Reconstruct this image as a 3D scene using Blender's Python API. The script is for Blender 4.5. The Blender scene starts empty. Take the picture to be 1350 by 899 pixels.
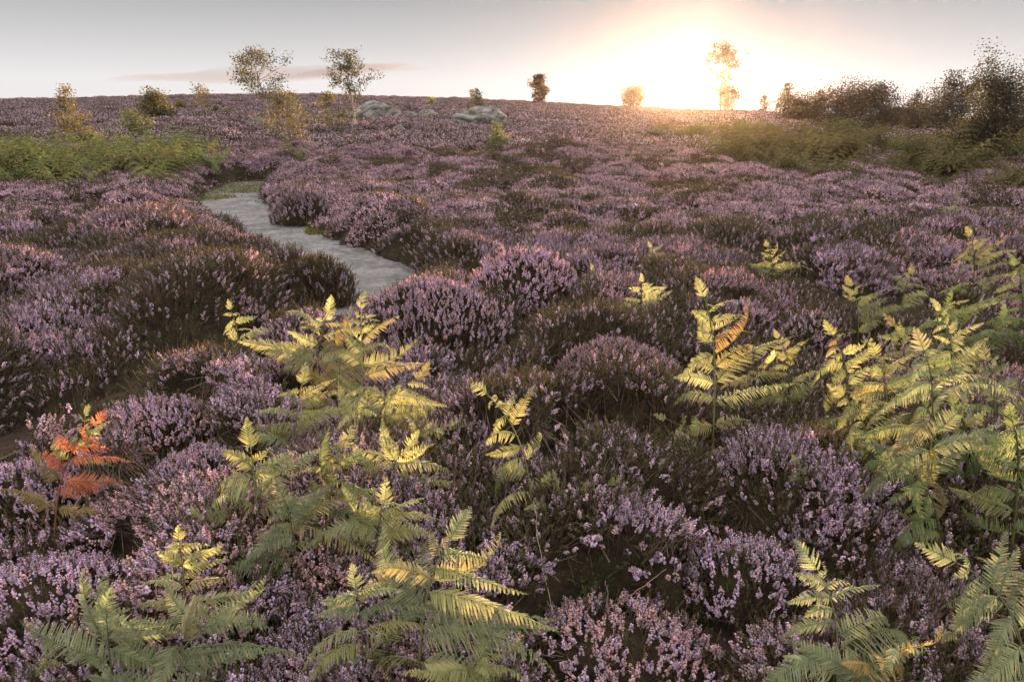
import bpy, bmesh, math, random
import numpy as np
from mathutils import Vector, Matrix

rng = np.random.default_rng(7)
random.seed(7)
C = bpy.context.scene.collection
sc = bpy.context.scene
R = math.radians

# ------------------------------------------------------------------ camera numbers
CAMH, PITCH, FPX = 2.1, R(18.4), 900.0
CT, ST = math.cos(PITCH), math.sin(PITCH)

def ray(px, py):
    dx = (px - 675.0) / FPX
    dy = (449.5 - py) / FPX
    return np.array([dx, CT + dy * ST, -ST + dy * CT])

# ------------------------------------------------------------------ noise
def _hash(ix, iy, seed):
    n = (ix.astype(np.int64) * 374761393 + iy.astype(np.int64) * 668265263 + seed * 1442695041) & 0x7fffffff
    n = ((n ^ (n >> 13)) * 1274126177) & 0x7fffffff
    n = (n ^ (n >> 16)) & 0xffffff
    return n / float(0xffffff)

def vnoise(x, y, seed=0):
    x = np.asarray(x, float); y = np.asarray(y, float)
    ix = np.floor(x).astype(np.int64); iy = np.floor(y).astype(np.int64)
    fx = x - ix; fy = y - iy
    fx = fx * fx * (3 - 2 * fx); fy = fy * fy * (3 - 2 * fy)
    a = _hash(ix, iy, seed); b = _hash(ix + 1, iy, seed)
    c = _hash(ix, iy + 1, seed); d = _hash(ix + 1, iy + 1, seed)
    return (a * (1 - fx) + b * fx) * (1 - fy) + (c * (1 - fx) + d * fx) * fy

def fbm(x, y, seed=0, octv=3):
    s = 0; a = 0.5; t = 0
    for o in range(octv):
        s = s + a * vnoise(np.asarray(x) * 2 ** o, np.asarray(y) * 2 ** o, seed + 17 * o); t += a; a *= .5
    return s / t

def domes(x, y, c, H, seed):
    x = np.asarray(x, float); y = np.asarray(y, float)
    gx = np.floor(x / c).astype(np.int64); gy = np.floor(y / c).astype(np.int64)
    out = np.zeros_like(x)
    for ox in (-1, 0, 1):
        for oy in (-1, 0, 1):
            ix = gx + ox; iy = gy + oy
            cx = (ix + .15 + .7 * _hash(ix, iy, seed)) * c
            cy = (iy + .15 + .7 * _hash(ix, iy, seed + 1)) * c
            rr = c * (.46 + .42 * _hash(ix, iy, seed + 2))
            hh = H * (.35 + .65 * _hash(ix, iy, seed + 3))
            q = 1 - ((x - cx) ** 2 + (y - cy) ** 2) / rr ** 2
            out = np.maximum(out, hh * np.sqrt(np.maximum(q, 0)))
    return out

def sstep(a, b, t):
    t = np.clip((t - a) / (b - a), 0, 1)
    return t * t * (3 - 2 * t)

# ------------------------------------------------------------------ terrain
_ru = np.array([-1.2, -.71, -.445, -.31, -.08, .13, .235, .34, .50, .71, 1.2])
_rpx = np.array([133, 134, 128, 127, 132, 142, 147, 150, 156, 162, 166.])
_rdy = (449.5 - _rpx) / FPX
_rz = CAMH + 150 * (-ST + _rdy * CT) / (CT + _rdy * ST) - .35

def terrain(x, y):
    x = np.asarray(x, float); y = np.asarray(y, float)
    yy = np.maximum(y, 1.0)
    zr = np.interp(np.clip(x / yy, -1.2, 1.2), _ru, _rz)
    k = np.clip((y - 20) / 130, 0, 1) ** 1.3
    z = zr * k
    over = np.maximum(y - 150, 0)
    z = z - np.where(over > 0, over * over / 900.0, 0) * np.where(over > 60, 60 / np.maximum(over, 1), 1)
    w = sstep(24, 60, y)
    z = z + w * ((fbm(x / 22, y / 22, 5) - .5) * 1.3 * np.clip((150 - y) / 60, 0.25, 1))
    z = z + .08 * (fbm(x / 2.2, y / 2.2, 9) - .5) * sstep(0.5, 3, y)
    return z

def ground_at(px, py, h=0.0, tmax=400):
    d = ray(px, py)
    t = np.geomspace(1.0, tmax, 6000)
    X, Y, Z = d[0] * t, d[1] * t, CAMH + d[2] * t
    below = Z < terrain(X, Y) + h
    i = int(np.argmax(below)) if below.any() else len(t) - 1
    return np.array([X[i], Y[i], float(terrain(X[i], Y[i]))])

def at_depth(px, py, Y):
    d = ray(px, py); t = Y / d[1]
    return np.array([d[0] * t, Y, CAMH + d[2] * t])

# path polyline (traced on the ground plane)
_pp = [(352, 236), (318, 250), (312, 265), (335, 285), (375, 310), (425, 335), (485, 358), (510, 378),
       (480, 412), (395, 455), (310, 487), (230, 515), (110, 565), (0, 610), (-140, 670)]
PATH = np.array([ground_at(a - (10 if b < 390 else 0), b + (4 if b < 390 else 0))[:2] for a, b in _pp])
PATHW = np.array([.9, .85, .82, .80, .78, .78, .76, .6, .44, .40, .40, .40, .40, .40, .40])

def resample(P, W, n):
    d = np.r_[0, np.cumsum(np.hypot(*np.diff(P, axis=0).T))]
    s = np.linspace(0, d[-1], n)
    Q = np.stack([np.interp(s, d, P[:, 0]), np.interp(s, d, P[:, 1])], 1)
    w = np.interp(s, d, W)
    k = np.ones(9) / 9
    for c in range(2):
        Q[:, c] = np.convolve(np.pad(Q[:, c], 4, mode='edge'), k, 'valid')
    return Q, w
PQ, PW = resample(PATH, PATHW, 240)

def path_dist(x, y):
    """signed distance outside the path edge"""
    x = np.asarray(x, float).ravel(); y = np.asarray(y, float).ravel()
    out = np.full(x.shape, 9.0)
    m = np.where((y < 27) & (x > -9) & (x < 3))[0]
    for i in range(0, len(m), 20000):
        j = m[i:i + 20000]
        dd = np.hypot(x[j][:, None] - PQ[None, :, 0], y[j][:, None] - PQ[None, :, 1]) - PW[None]
        out[j] = dd.min(1)
    return out

# ------------------------------------------------------------------ named heather bushes: (centre px, top py, base py, width px, bloom, pinkness, label)
BUSHES = [
    (572, 366, 492, 235, .80, .35, 'big rounded heather bush hiding the bend of the pale path, lilac in front'),
    (690, 325, 420, 165, .75, .30, 'broad heather bush just behind the big rounded one, right of the path bend'),
    (808, 446, 545, 185, .80, .75, 'wide heather bush with pink tips and bare brown stems showing underneath'),
    (712, 492, 572, 118, .85, .90, 'salmon pink heather bush directly left of the bush with bare stems'),
    (405, 462, 570, 150, .75, .55, 'pinkish heather bush beside the dark track behind the tall yellow bracken'),
    (222, 522, 632, 175, .75, .35, 'lilac heather bush at the edge of the dark track behind the red fern'),
    (282, 588, 702, 165, .85, .15, 'pale whitish lilac heather bush left of the large bracken clump'),
    (50, 612, 722, 180, .70, .15, 'violet heather bush at the left frame edge below the dark track'),
    (95, 745, 880, 270, .95, .10, 'deep violet heather bush in full bloom beneath the red fern'),
    (884, 678, 745, 78, .85, .85, 'small upright salmon pink heather bush standing alone among dark heather'),
    (815, 815, 930, 265, .90, .60, 'pink and lilac heather bush at the bottom centre edge of the picture'),
    (978, 392, 462, 78, .70, .30, 'small grey lilac heather bush behind the tall yellow fern'),
    (1062, 408, 490, 105, .45, .15, 'dull heather bush with few flowers between the yellow fern and bracken stand'),
    (425, 336, 405, 92, .15, .2, 'brown flowerless heather bush jutting into the near side of the path'),
    (296, 282, 314, 60, .25, .1, 'dark heather bush overhanging the left edge of the pale path'),
    (402, 246, 296, 80, .60, .1, 'lilac heather bush on the far right edge of the pale path'),
    (600, 550, 660, 150, .45, .2, 'dark heather bush with scattered lilac spikes between two bracken clumps'),
    (795, 560, 650, 150, .50, .35, 'sparse mauve heather bush right of the arching fern'),
    (690, 590, 690, 110, .5, .1, 'low lilac heather bush under the arching fern with a long lower frond'),
    (985, 715, 830, 170, .65, .05, 'purple heather bush left of the fern at the bottom right'),
]
BUSH3 = []
for (cx, top, bot, w, bloom, pink, lab) in BUSHES:
    f = ground_at(cx, bot, .06)
    rx = (w / 2) / FPX * math.hypot(f[1], CAMH) * 1.0
    ry = rx * .72
    cy = f[1] + ry * .9
    cxw = at_depth(cx, bot, cy)[0]
    z0 = float(terrain(cxw, cy))
    topz = at_depth(cx, top, cy)[2]
    h = min(max(topz - z0, .22), .75)
    BUSH3.append((cxw, cy, z0, rx, ry, h))

BOULDERS = [(634, 168, 72, 26, 'biggest pale grey boulder, rounded, below the little tree', 1),
            (494, 160, 66, 26, 'wide dark boulder right of the slim birch', 2),
            (540, 160, 24, 11, 'grey boulder with a slanted top left of the middle pair', 3),
            (565, 157, 26, 12, 'pale flat boulder on top of the middle pair', 4),
            (560, 163, 14, 10, 'small grey stone under the pale flat boulder', 5),
            (589, 161, 14, 8, 'small stone between the middle boulders and the biggest one', 6),
            (527, 180, 20, 12, 'half buried stone on the slope below the middle boulders', 7),
            (515, 197, 20, 10, 'lowest half buried stone on the slope', 8),
            (342, 172, 30, 15, 'greenish grey boulder beside the white birch trunk', 9)]
BLD3 = []
for (bx_, by_, bw_, bh_, bl_, bs_) in BOULDERS:
    g = ground_at(bx_, by_); BLD3.append((g[0], g[1], g[2], bw_ / FPX * g[1] / 1.03, bh_ / FPX * g[1]))

def rock_clear(x, y):
    ok = np.ones(np.shape(x), bool)
    for (gx, gy, gz, w, h) in BLD3:
        ok &= ((x - gx) / (w * .58 + .35)) ** 2 + ((y - gy + w * .55) / (w * 1.1 + .8)) ** 2 > 1
    return ok

def canopy(x, y):
    x = np.asarray(x, float); y = np.asarray(y, float)
    sh = x.shape; x = x.ravel(); y = y.ravel()
    near = .05 + domes(x + .2 * (vnoise(x * 2.4, y * 2.4, 2) - .5), y, 1.22, .62, 31) * (.6 + .6 * fbm(x / 3, y / 3, 3)) + domes(x, y, .5, .13, 37) + .05 * fbm(x * 2.2, y * 2.2, 12)
    far = .12 + domes(x, y, 1.5, .68, 41) + domes(x, y, 4.2, .45, 47) * .8
    w = sstep(10, 26, y)
    h = near * (1 - w) + far * w
    # heather left of the track stands taller, foreground hollows lower
    left = sstep(.2, .9, -(x + .32 * y) * .5 + .4) * (1 - sstep(14, 18, y)) * sstep(4, 6, y)
    h = h + .12 * left
    for (bx, by, bz, rx, ry, hh) in BUSH3:
        q = ((x - bx) / (rx * 1.10)) ** 2 + ((y - by + .3 * ry) / (ry * 1.4)) ** 2
        f = sstep(.8, 1.3, q)
        h = np.where(q < 1.3, h * f + (1 - f) * .04, h)
    h = h * (.42 + .58 * sstep(1.5, 3.3, y))
    pd = path_dist(x, y) + .22 * (fbm(x * 2.1, y * 2.1, 55) - .5)
    h = h * np.sqrt(np.clip((pd + .02) / .40, 0, 1)) * (pd > -.02)
    return h.reshape(sh)

# ------------------------------------------------------------------ materials
def nodes_of(m):
    m.use_nodes = True
    nt = m.node_tree; nt.nodes.clear()
    return nt, nt.nodes, nt.links

def leafy(name, transl=.45, gloss=.04, nscale=6.0, namp=.35, rough=.55):
    """two sided plant tissue: colour attribute x noise, diffuse + translucent + a little sheen"""
    m = bpy.data.materials.new(name); nt, N, L = nodes_of(m)
    at = N.new('ShaderNodeAttribute'); at.attribute_name = 'tint'
    tc = N.new('ShaderNodeTexCoord'); nz = N.new('ShaderNodeTexNoise'); nz.inputs['Scale'].default_value = nscale
    nz.inputs['Detail'].default_value = 3
    L.new(tc.outputs['Object'], nz.inputs['Vector'])
    mr = N.new('ShaderNodeMapRange'); mr.inputs[1].default_value = .3; mr.inputs[2].default_value = .7
    mr.inputs[3].default_value = 1 - namp; mr.inputs[4].default_value = 1 + namp
    L.new(nz.outputs['Fac'], mr.inputs[0])
    oi = N.new('ShaderNodeObjectInfo')
    mr2 = N.new('ShaderNodeMapRange'); mr2.inputs[3].default_value = .78; mr2.inputs[4].default_value = 1.22
    L.new(oi.outputs['Random'], mr2.inputs[0])
    mu = N.new('ShaderNodeMath'); mu.operation = 'MULTIPLY'
    L.new(mr.outputs[0], mu.inputs[0]); L.new(mr2.outputs[0], mu.inputs[1])
    vm = N.new('ShaderNodeVectorMath'); vm.operation = 'SCALE'
    L.new(at.outputs['Color'], vm.inputs[0]); L.new(mu.outputs[0], vm.inputs['Scale'])
    df = N.new('ShaderNodeBsdfDiffuse'); tr = N.new('ShaderNodeBsdfTranslucent'); mx = N.new('ShaderNodeMixShader')
    mx.inputs[0].default_value = transl
    L.new(vm.outputs[0], df.inputs['Color']); L.new(vm.outputs[0], tr.inputs['Color'])
    L.new(df.outputs[0], mx.inputs[1]); L.new(tr.outputs[0], mx.inputs[2])
    out = N.new('ShaderNodeOutputMaterial')
    if gloss > 0:
        gl = N.new('ShaderNodeBsdfGlossy'); gl.inputs['Roughness'].default_value = rough
        gl.inputs['Color'].default_value = (1, 1, 1, 1)
        m2 = N.new('ShaderNodeMixShader'); m2.inputs[0].default_value = gloss
        L.new(mx.outputs[0], m2.inputs[1]); L.new(gl.outputs[0], m2.inputs[2]); L.new(m2.outputs[0], out.inputs['Surface'])
    else:
        L.new(mx.outputs[0], out.inputs['Surface'])
    return m

def ramp_mat(name, cols, scale=3.0, detail=8, rough=.9, bump=.3, bscale=20, coord='Object', stretch=None, dist=.02):
    m = bpy.data.materials.new(name); nt, N, L = nodes_of(m)
    tc = N.new('ShaderNodeTexCoord'); mp = N.new('ShaderNodeMapping')
    if stretch: mp.inputs['Scale'].default_value = stretch
    L.new(tc.outputs[coord], mp.inputs['Vector'])
    nz = N.new('ShaderNodeTexNoise'); nz.inputs['Scale'].default_value = scale; nz.inputs['Detail'].default_value = detail
    nz.inputs['Roughness'].default_value = .65
    L.new(mp.outputs[0], nz.inputs['Vector'])
    cr = N.new('ShaderNodeValToRGB'); e = cr.color_ramp.elements
    while len(e) < len(cols): e.new(.5)
    for i, (p, c) in enumerate(cols): e[i].position = p; e[i].color = (*c, 1)
    L.new(nz.outputs['Fac'], cr.inputs[0])
    b = N.new('ShaderNodeBsdfPrincipled'); b.inputs['Roughness'].default_value = rough
    b.inputs['Specular IOR Level'].default_value = .25
    L.new(cr.outputs[0], b.inputs['Base Color'])
    nb = N.new('ShaderNodeTexNoise'); nb.inputs['Scale'].default_value = bscale; nb.inputs['Detail'].default_value = 6
    L.new(mp.outputs[0], nb.inputs['Vector'])
    bp = N.new('ShaderNodeBump'); bp.inputs['Strength'].default_value = bump; bp.inputs['Distance'].default_value = dist
    L.new(nb.outputs['Fac'], bp.inputs['Height']); L.new(bp.outputs[0], b.inputs['Normal'])
    out = N.new('ShaderNodeOutputMaterial'); L.new(b.outputs[0], out.inputs['Surface'])
    return m

M = {}
M['flower'] = leafy('heather_bloom', .42, .03, 9, .25)
M['hleaf'] = leafy('heather_leaf', .25, .02, 7, .4)
M['stalk'] = leafy('woody_stalk', .0, .03, 12, .35)
M['fern'] = leafy('bracken_leaf', .44, .02, 9, .3, .55)
M['fstem'] = leafy('bracken_stalk', .15, .06, 8, .25, .4)
M['leaf'] = leafy('tree_leaf', .45, .05, 1.2, .35)
M['bark'] = ramp_mat('bark', [(.3, (.05, .035, .025)), (.6, (.16, .12, .09)), (.8, (.3, .26, .22))], 5, rough=.9, stretch=(1, 1, .3))
M['birch_bark'] = ramp_mat('birch_bark', [(.36, (.07, .055, .045)), (.47, (.42, .38, .34)), (.8, (.62, .58, .54))], 4, rough=.8, stretch=(.6, .6, 2.2))
M['rock'] = ramp_mat('gritstone', [(.3, (.12, .117, .11)), (.42, (.24, .235, .22)), (.55, (.33, .325, .30)), (.7, (.46, .45, .42))], 1.2, rough=.95, bump=1, bscale=4, dist=.25)
M['soil'] = ramp_mat('peat_soil', [(.3, (.018, .012, .009)), (.55, (.045, .03, .022)), (.75, (.09, .065, .05))], 4, rough=1, bump=.8, bscale=18)
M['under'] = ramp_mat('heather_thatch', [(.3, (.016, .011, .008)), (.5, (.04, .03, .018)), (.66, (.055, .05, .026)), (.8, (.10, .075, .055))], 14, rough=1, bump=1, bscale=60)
def stain(m, scale, lo, hi):
    nt = m.node_tree; N, L = nt.nodes, nt.links
    b = next(n for n in N if n.type == 'BSDF_PRINCIPLED'); src = b.inputs['Base Color'].links[0].from_socket
    tc = N.new('ShaderNodeTexCoord'); nz = N.new('ShaderNodeTexNoise'); nz.inputs['Scale'].default_value = scale; nz.inputs['Detail'].default_value = 9; nz.inputs['Roughness'].default_value = .75
    L.new(tc.outputs['Object'], nz.inputs['Vector'])
    mr = N.new('ShaderNodeMapRange'); mr.inputs[1].default_value = .35; mr.inputs[2].default_value = .65; mr.inputs[3].default_value = lo; mr.inputs[4].default_value = hi
    L.new(nz.outputs['Fac'], mr.inputs[0]); vm = N.new('ShaderNodeVectorMath'); vm.operation = 'SCALE'
    L.new(src, vm.inputs[0]); L.new(mr.outputs[0], vm.inputs['Scale']); L.new(vm.outputs[0], b.inputs['Base Color'])

M['path'] = ramp_mat('worn_stone', [(.28, (.09, .09, .09)), (.45, (.18, .18, .185)), (.6, (.25, .25, .255)), (.8, (.36, .35, .34))], 2.4, rough=.85, bump=.7, bscale=11, dist=.04)

stain(M['path'], 11, .55, 1.25); stain(M['path'], 60, .8, 1.15); stain(M['rock'], 1.1, .6, 1.1); stain(M['rock'], 6, .62, 1.1)

# ------------------------------------------------------------------ mesh helpers
def make_mesh(name, V, F, mats, mi=None, tint=None, smooth=False):
    """V (n,3), F (m,3) triangles, mi (m) material index, tint (n,3) colour"""
    me = bpy.data.meshes.new(name)
    V = np.ascontiguousarray(V, np.float32); F = np.ascontiguousarray(F, np.int32)
    me.vertices.add(len(V)); me.vertices.foreach_set('co', V.ravel())
    me.loops.add(len(F) * 3); me.loops.foreach_set('vertex_index', F.ravel())
    me.polygons.add(len(F)); me.polygons.foreach_set('loop_start', np.arange(0, len(F) * 3, 3, dtype=np.int32))
    if mi is not None: me.polygons.foreach_set('material_index', np.asarray(mi, np.int32))
    me.polygons.foreach_set('use_smooth', np.full(len(F), smooth))
    for m in mats: me.materials.append(m)
    if tint is not None:
        a = me.color_attributes.new('tint', 'FLOAT_COLOR', 'POINT')
        a.data.foreach_set('color', np.c_[tint, np.ones(len(tint))].astype(np.float32).ravel())
    me.update(calc_edges=True); me.validate()
    return me

def link(name, me, parent=None, loc=None):
    o = bpy.data.objects.new(name, me); C.objects.link(o)
    if parent is not None: o.parent = parent
    if loc is not None: o.location = loc
    return o

def tag(o, label=None, cat=None, group=None, kind=None):
    if label: o['label'] = label
    if cat: o['category'] = cat
    if group: o['group'] = group
    if kind: o['kind'] = kind
    return o

class Soup:
    """collects triangle pieces"""
    def __init__(s): s.V = []; s.F = []; s.T = []; s.M = []; s.n = 0
    def add(s, V, F, tint, mi=0):
        V = np.asarray(V, float).reshape(-1, 3); F = np.asarray(F, int).reshape(-1, 3)
        s.V.append(V); s.F.append(F + s.n); s.n += len(V)
        t = np.asarray(tint, float)
        if t.ndim == 1: t = np.tile(t, (len(V), 1))
        s.T.append(t); s.M.append(np.full(len(F), mi) if np.isscalar(mi) else np.asarray(mi))
    def arrays(s):
        return np.concatenate(s.V), np.concatenate(s.F), np.concatenate(s.T), np.concatenate(s.M)
    def mesh(s, name, mats, smooth=False):
        V, F, T, mi = s.arrays()
        return make_mesh(name, V, F, mats, mi, T, smooth)

def tube(P, rad, seg=5):
    """triangulated tube along points P with radii rad"""
    P = np.asarray(P, float); n = len(P)
    T = np.gradient(P, axis=0); T /= np.linalg.norm(T, axis=1)[:, None] + 1e-9
    ref = np.array([0.31, .87, .37]); A = np.cross(T, ref); A /= np.linalg.norm(A, axis=1)[:, None] + 1e-9
    B = np.cross(T, A)
    th = np.arange(seg) / seg * 2 * np.pi
    rad = np.broadcast_to(np.asarray(rad, float), (n,))
    V = P[:, None] + rad[:, None, None] * (np.cos(th)[None, :, None] * A[:, None] + np.sin(th)[None, :, None] * B[:, None])
    V = V.reshape(-1, 3)
    F = []
    for i in range(n - 1):
        for k in range(seg):
            a = i * seg + k; b = i * seg + (k + 1) % seg; c = a + seg; d = b + seg
            F += [(a, b, d), (a, d, c)]
    F += [(( n - 1) * seg + k, (n - 1) * seg + (k + 1) % seg, (n - 1) * seg) for k in range(1, seg - 1)]
    return V, np.array(F)

# ------------------------------------------------------------------ heather sprigs and tufts
LIL = np.array([[.63, .50, .70], [.68, .53, .68], [.59, .46, .64], [.80, .70, .80]])
PNK = np.array([[.76, .50, .52], [.80, .58, .56], [.70, .44, .48], [.74, .54, .56]])
GRN = np.array([[.070, .070, .028], [.095, .078, .036], [.060, .054, .025], [.11, .078, .044]])
BRN = np.array([[.10, .065, .045], [.13, .09, .065], [.16, .12, .09], [.08, .05, .035]])

def sprig(rng, L, bloom, pink, nfl, nlf, fs, stem_len=.18):
    """a heather shoot along +Z, origin at the base of its leafy part; woody stalk below"""
    s = Soup()
    bend = rng.normal(0, .12, 2)
    def P(t):  # t along leafy part 0..1
        t = np.asarray(t, float)
        return np.stack([bend[0] * L * t * t, bend[1] * L * t * t, L * t], -1)
    # stalk : one thin crossed ribbon
    w = .0016
    ts = np.array([-stem_len / L, -.4 * stem_len / L, 0, .5, 1.0])
    c = P(ts); c[0, :2] += rng.normal(0, .03, 2); c[1, :2] += rng.normal(0, .015, 2)
    ang = rng.uniform(0, 6.28)
    side = np.array([math.cos(ang), math.sin(ang), 0]) * w
    ww = np.array([1.6, 1.3, 1, .8, .4])[:, None]
    V = np.concatenate([c - side * ww, c + side * ww]); n = len(c)
    F = []
    for i in range(n - 1): F += [(i, i + 1, n + i), (i + 1, n + i + 1, n + i)]
    s.add(V, F, BRN[rng.integers(4)] * rng.uniform(.8, 1.3), 2)
    # leaves: small pointed scales
    for k in range(nlf):
        t = rng.uniform(-.5, .95); p = P(t); a = rng.uniform(0, 6.28)
        d = np.array([math.cos(a) * .7, math.sin(a) * .7, .75]); l = fs * rng.uniform(1.1, 2.2)
        q = np.array([-math.sin(a), math.cos(a), 0]) * fs * .38
        s.add([p - q, p + q, p + d * l], [(0, 1, 2)], GRN[rng.integers(4)] * rng.uniform(.7, 1.3), 1)
    # bells, massed along the upper part, in one-sided whorls
    if bloom:
        for k in range(nfl):
            t = .38 + .62 * (k + rng.uniform(0, .8)) / nfl
            p = P(t); a = rng.uniform(0, 6.28); out = fs * (1.15 - .7 * max(0, t - .6) / .4)
            ctr = p + np.array([math.cos(a), math.sin(a), -.15]) * out * .9
            r = fs * rng.uniform(.55, .85) * (1.1 - .45 * max(0, t - .7) / .3)
            col = (PNK if rng.random() < pink else LIL)[rng.integers(4)] * rng.uniform(.8, 1.2)
            if rng.random() < .06: col = np.array([.30, .17, .11])
            o = rng.normal(0, 1, (3, 3)); o, _ = np.linalg.qr(o); o *= r
            V = np.stack([ctr + o[0] * 1.25, ctr + o[1], ctr + o[2], ctr - o[1], ctr - o[2], ctr - o[0] * 1.0])
            F = [(0, 1, 2), (0, 2, 3), (0, 3, 4), (0, 4, 1), (5, 2, 1), (5, 3, 2), (5, 4, 3), (5, 1, 4)]
            s.add(V, F, col, 0)
    else:
        for k in range(nfl):
            t = rng.uniform(.0, 1); p = P(t); a = rng.uniform(0, 6.28)
            d = np.array([math.cos(a) * .6, math.sin(a) * .6, .8]); l = fs * rng.uniform(1.3, 2.6)
            q = np.array([-math.sin(a), math.cos(a), 0]) * fs * .45
            s.add([p - q, p + q, p + d * l], [(0, 1, 2)], GRN[rng.integers(4)] * rng.uniform(.9, 1.7), 1)
    return s.arrays()

def stamp(temps, which, pos, zdir, scale, spin):
    """replicate sprig templates with transforms, all in numpy"""
    Vs, Fs, Ts, Ms = [], [], [], []; n0 = 0
    z = zdir / np.linalg.norm(zdir, axis=1)[:, None]
    ref = np.stack([np.cos(spin), np.sin(spin), np.zeros_like(spin)], 1)
    x = np.cross(ref, z); x /= np.linalg.norm(x, axis=1)[:, None] + 1e-9
    y = np.cross(z, x)
    for k, (V, F, T, mi) in enumerate(temps):
        I = np.where(which == k)[0]
        if not len(I): continue
        W = (V[None, :, 0, None] * x[I][:, None] + V[None, :, 1, None] * y[I][:, None] + V[None, :, 2, None] * z[I][:, None]) * scale[I][:, None, None] + pos[I][:, None]
        nv = len(V)
        Vs.append(W.reshape(-1, 3)); Fs.append((F[None] + (np.arange(len(I)) * nv)[:, None, None]).reshape(-1, 3) + n0)
        jit = rng.uniform(.85, 1.15, (len(I), 1, 1))
        Ts.append((T[None] * jit).reshape(-1, 3)); Ms.append(np.tile(mi, len(I))); n0 += nv * len(I)
    return np.concatenate(Vs), np.concatenate(Fs), np.concatenate(Ts), np.concatenate(Ms)

HM = [M['flower'], M['hleaf'], M['stalk']]
# template families for near / mid / far
NEAR_B = [sprig(rng, rng.uniform(.045, .085), True, .14, 14, 16, .0070) for _ in range(8)]
NEAR_P = [sprig(rng, rng.uniform(.045, .085), True, .85, 14, 16, .0072) for _ in range(8)]
NEAR_G = [sprig(rng, rng.uniform(.06, .11), False, 0, 24, 22, .006, .2) for _ in range(6)]
MID_B = [sprig(rng, rng.uniform(.045, .075), True, .45, 5, 7, .012, .15) for _ in range(8)]
MID_G = [sprig(rng, rng.uniform(.07, .12), False, 0, 10, 8, .012, .15) for _ in range(5)]
FAR_B = [sprig(rng, rng.uniform(.13, .2), True, .2, 3, 3, .03, .12) for _ in range(6)]
FAR_G = [sprig(rng, rng.uniform(.12, .18), False, 0, 6, 4, .032, .12) for _ in range(4)]

def tuft(name, fam, n, rad, spread, sc=(.8, 1.25)):
    r = rad * np.sqrt(rng.random(n)); a = rng.uniform(0, 6.28, n)
    pos = np.stack([r * np.cos(a), r * np.sin(a), -(r / rad) ** 2 * rad * .35 + rng.normal(0, .012, n)], 1)
    zd = np.stack([np.cos(a) * r / rad * spread + rng.normal(0, .16, n), np.sin(a) * r / rad * spread + rng.normal(0, .16, n), np.ones(n)], 1)
    V, F, T, mi = stamp(fam, rng.integers(0, len(fam), n), pos, zd, rng.uniform(*sc, n), rng.uniform(0, 6.28, n))
    me = make_mesh(name, V, F, HM, mi, T)
    return bpy.data.objects.new(name, me)          # source only: never linked to the scene

TUFTS = []
def fam_mix(b, p, g, nb, np_, ng): return b[:nb] + p[:np_] + g[:ng]
for k in range(3): TUFTS.append(tuft('heather_tuft', NEAR_B + NEAR_G[:3] + NEAR_P[:2], 34, .105, .30))              # 0-2 lilac
for k in range(2): TUFTS.append(tuft('heather_tuft', NEAR_P[:6] + NEAR_B[:2] + NEAR_G[:2], 34, .105, .30))   # 3-4 pink
for k in range(2): TUFTS.append(tuft('heather_tuft', NEAR_G + NEAR_G + NEAR_B[:2], 22, .11, .35))      # 5-6 green
for k in range(3): TUFTS.append(tuft('heather_tuft', MID_B * 3 + MID_G, 115, .24, .42))        # 7-9
for k in range(2): TUFTS.append(tuft('heather_tuft', MID_G * 2 + MID_B[:4], 100, .24, .42))      # 10-11
for k in range(3): TUFTS.append(tuft('heather_tuft', FAR_B + FAR_G, 90, .6, .6))       # 12-14
for k in range(2): TUFTS.append(tuft('heather_tuft', FAR_G * 2 + FAR_B[:3], 90, .6, .6))     # 15-16

NEAR_W = [sprig(rng, rng.uniform(.10, .16), False, 0, 1, 5, .005, .22) for _ in range(6)]
for k in range(2): TUFTS.append(tuft('heather_tuft', NEAR_W, 34, .10, .5))      # 17-18 bare woody

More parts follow.
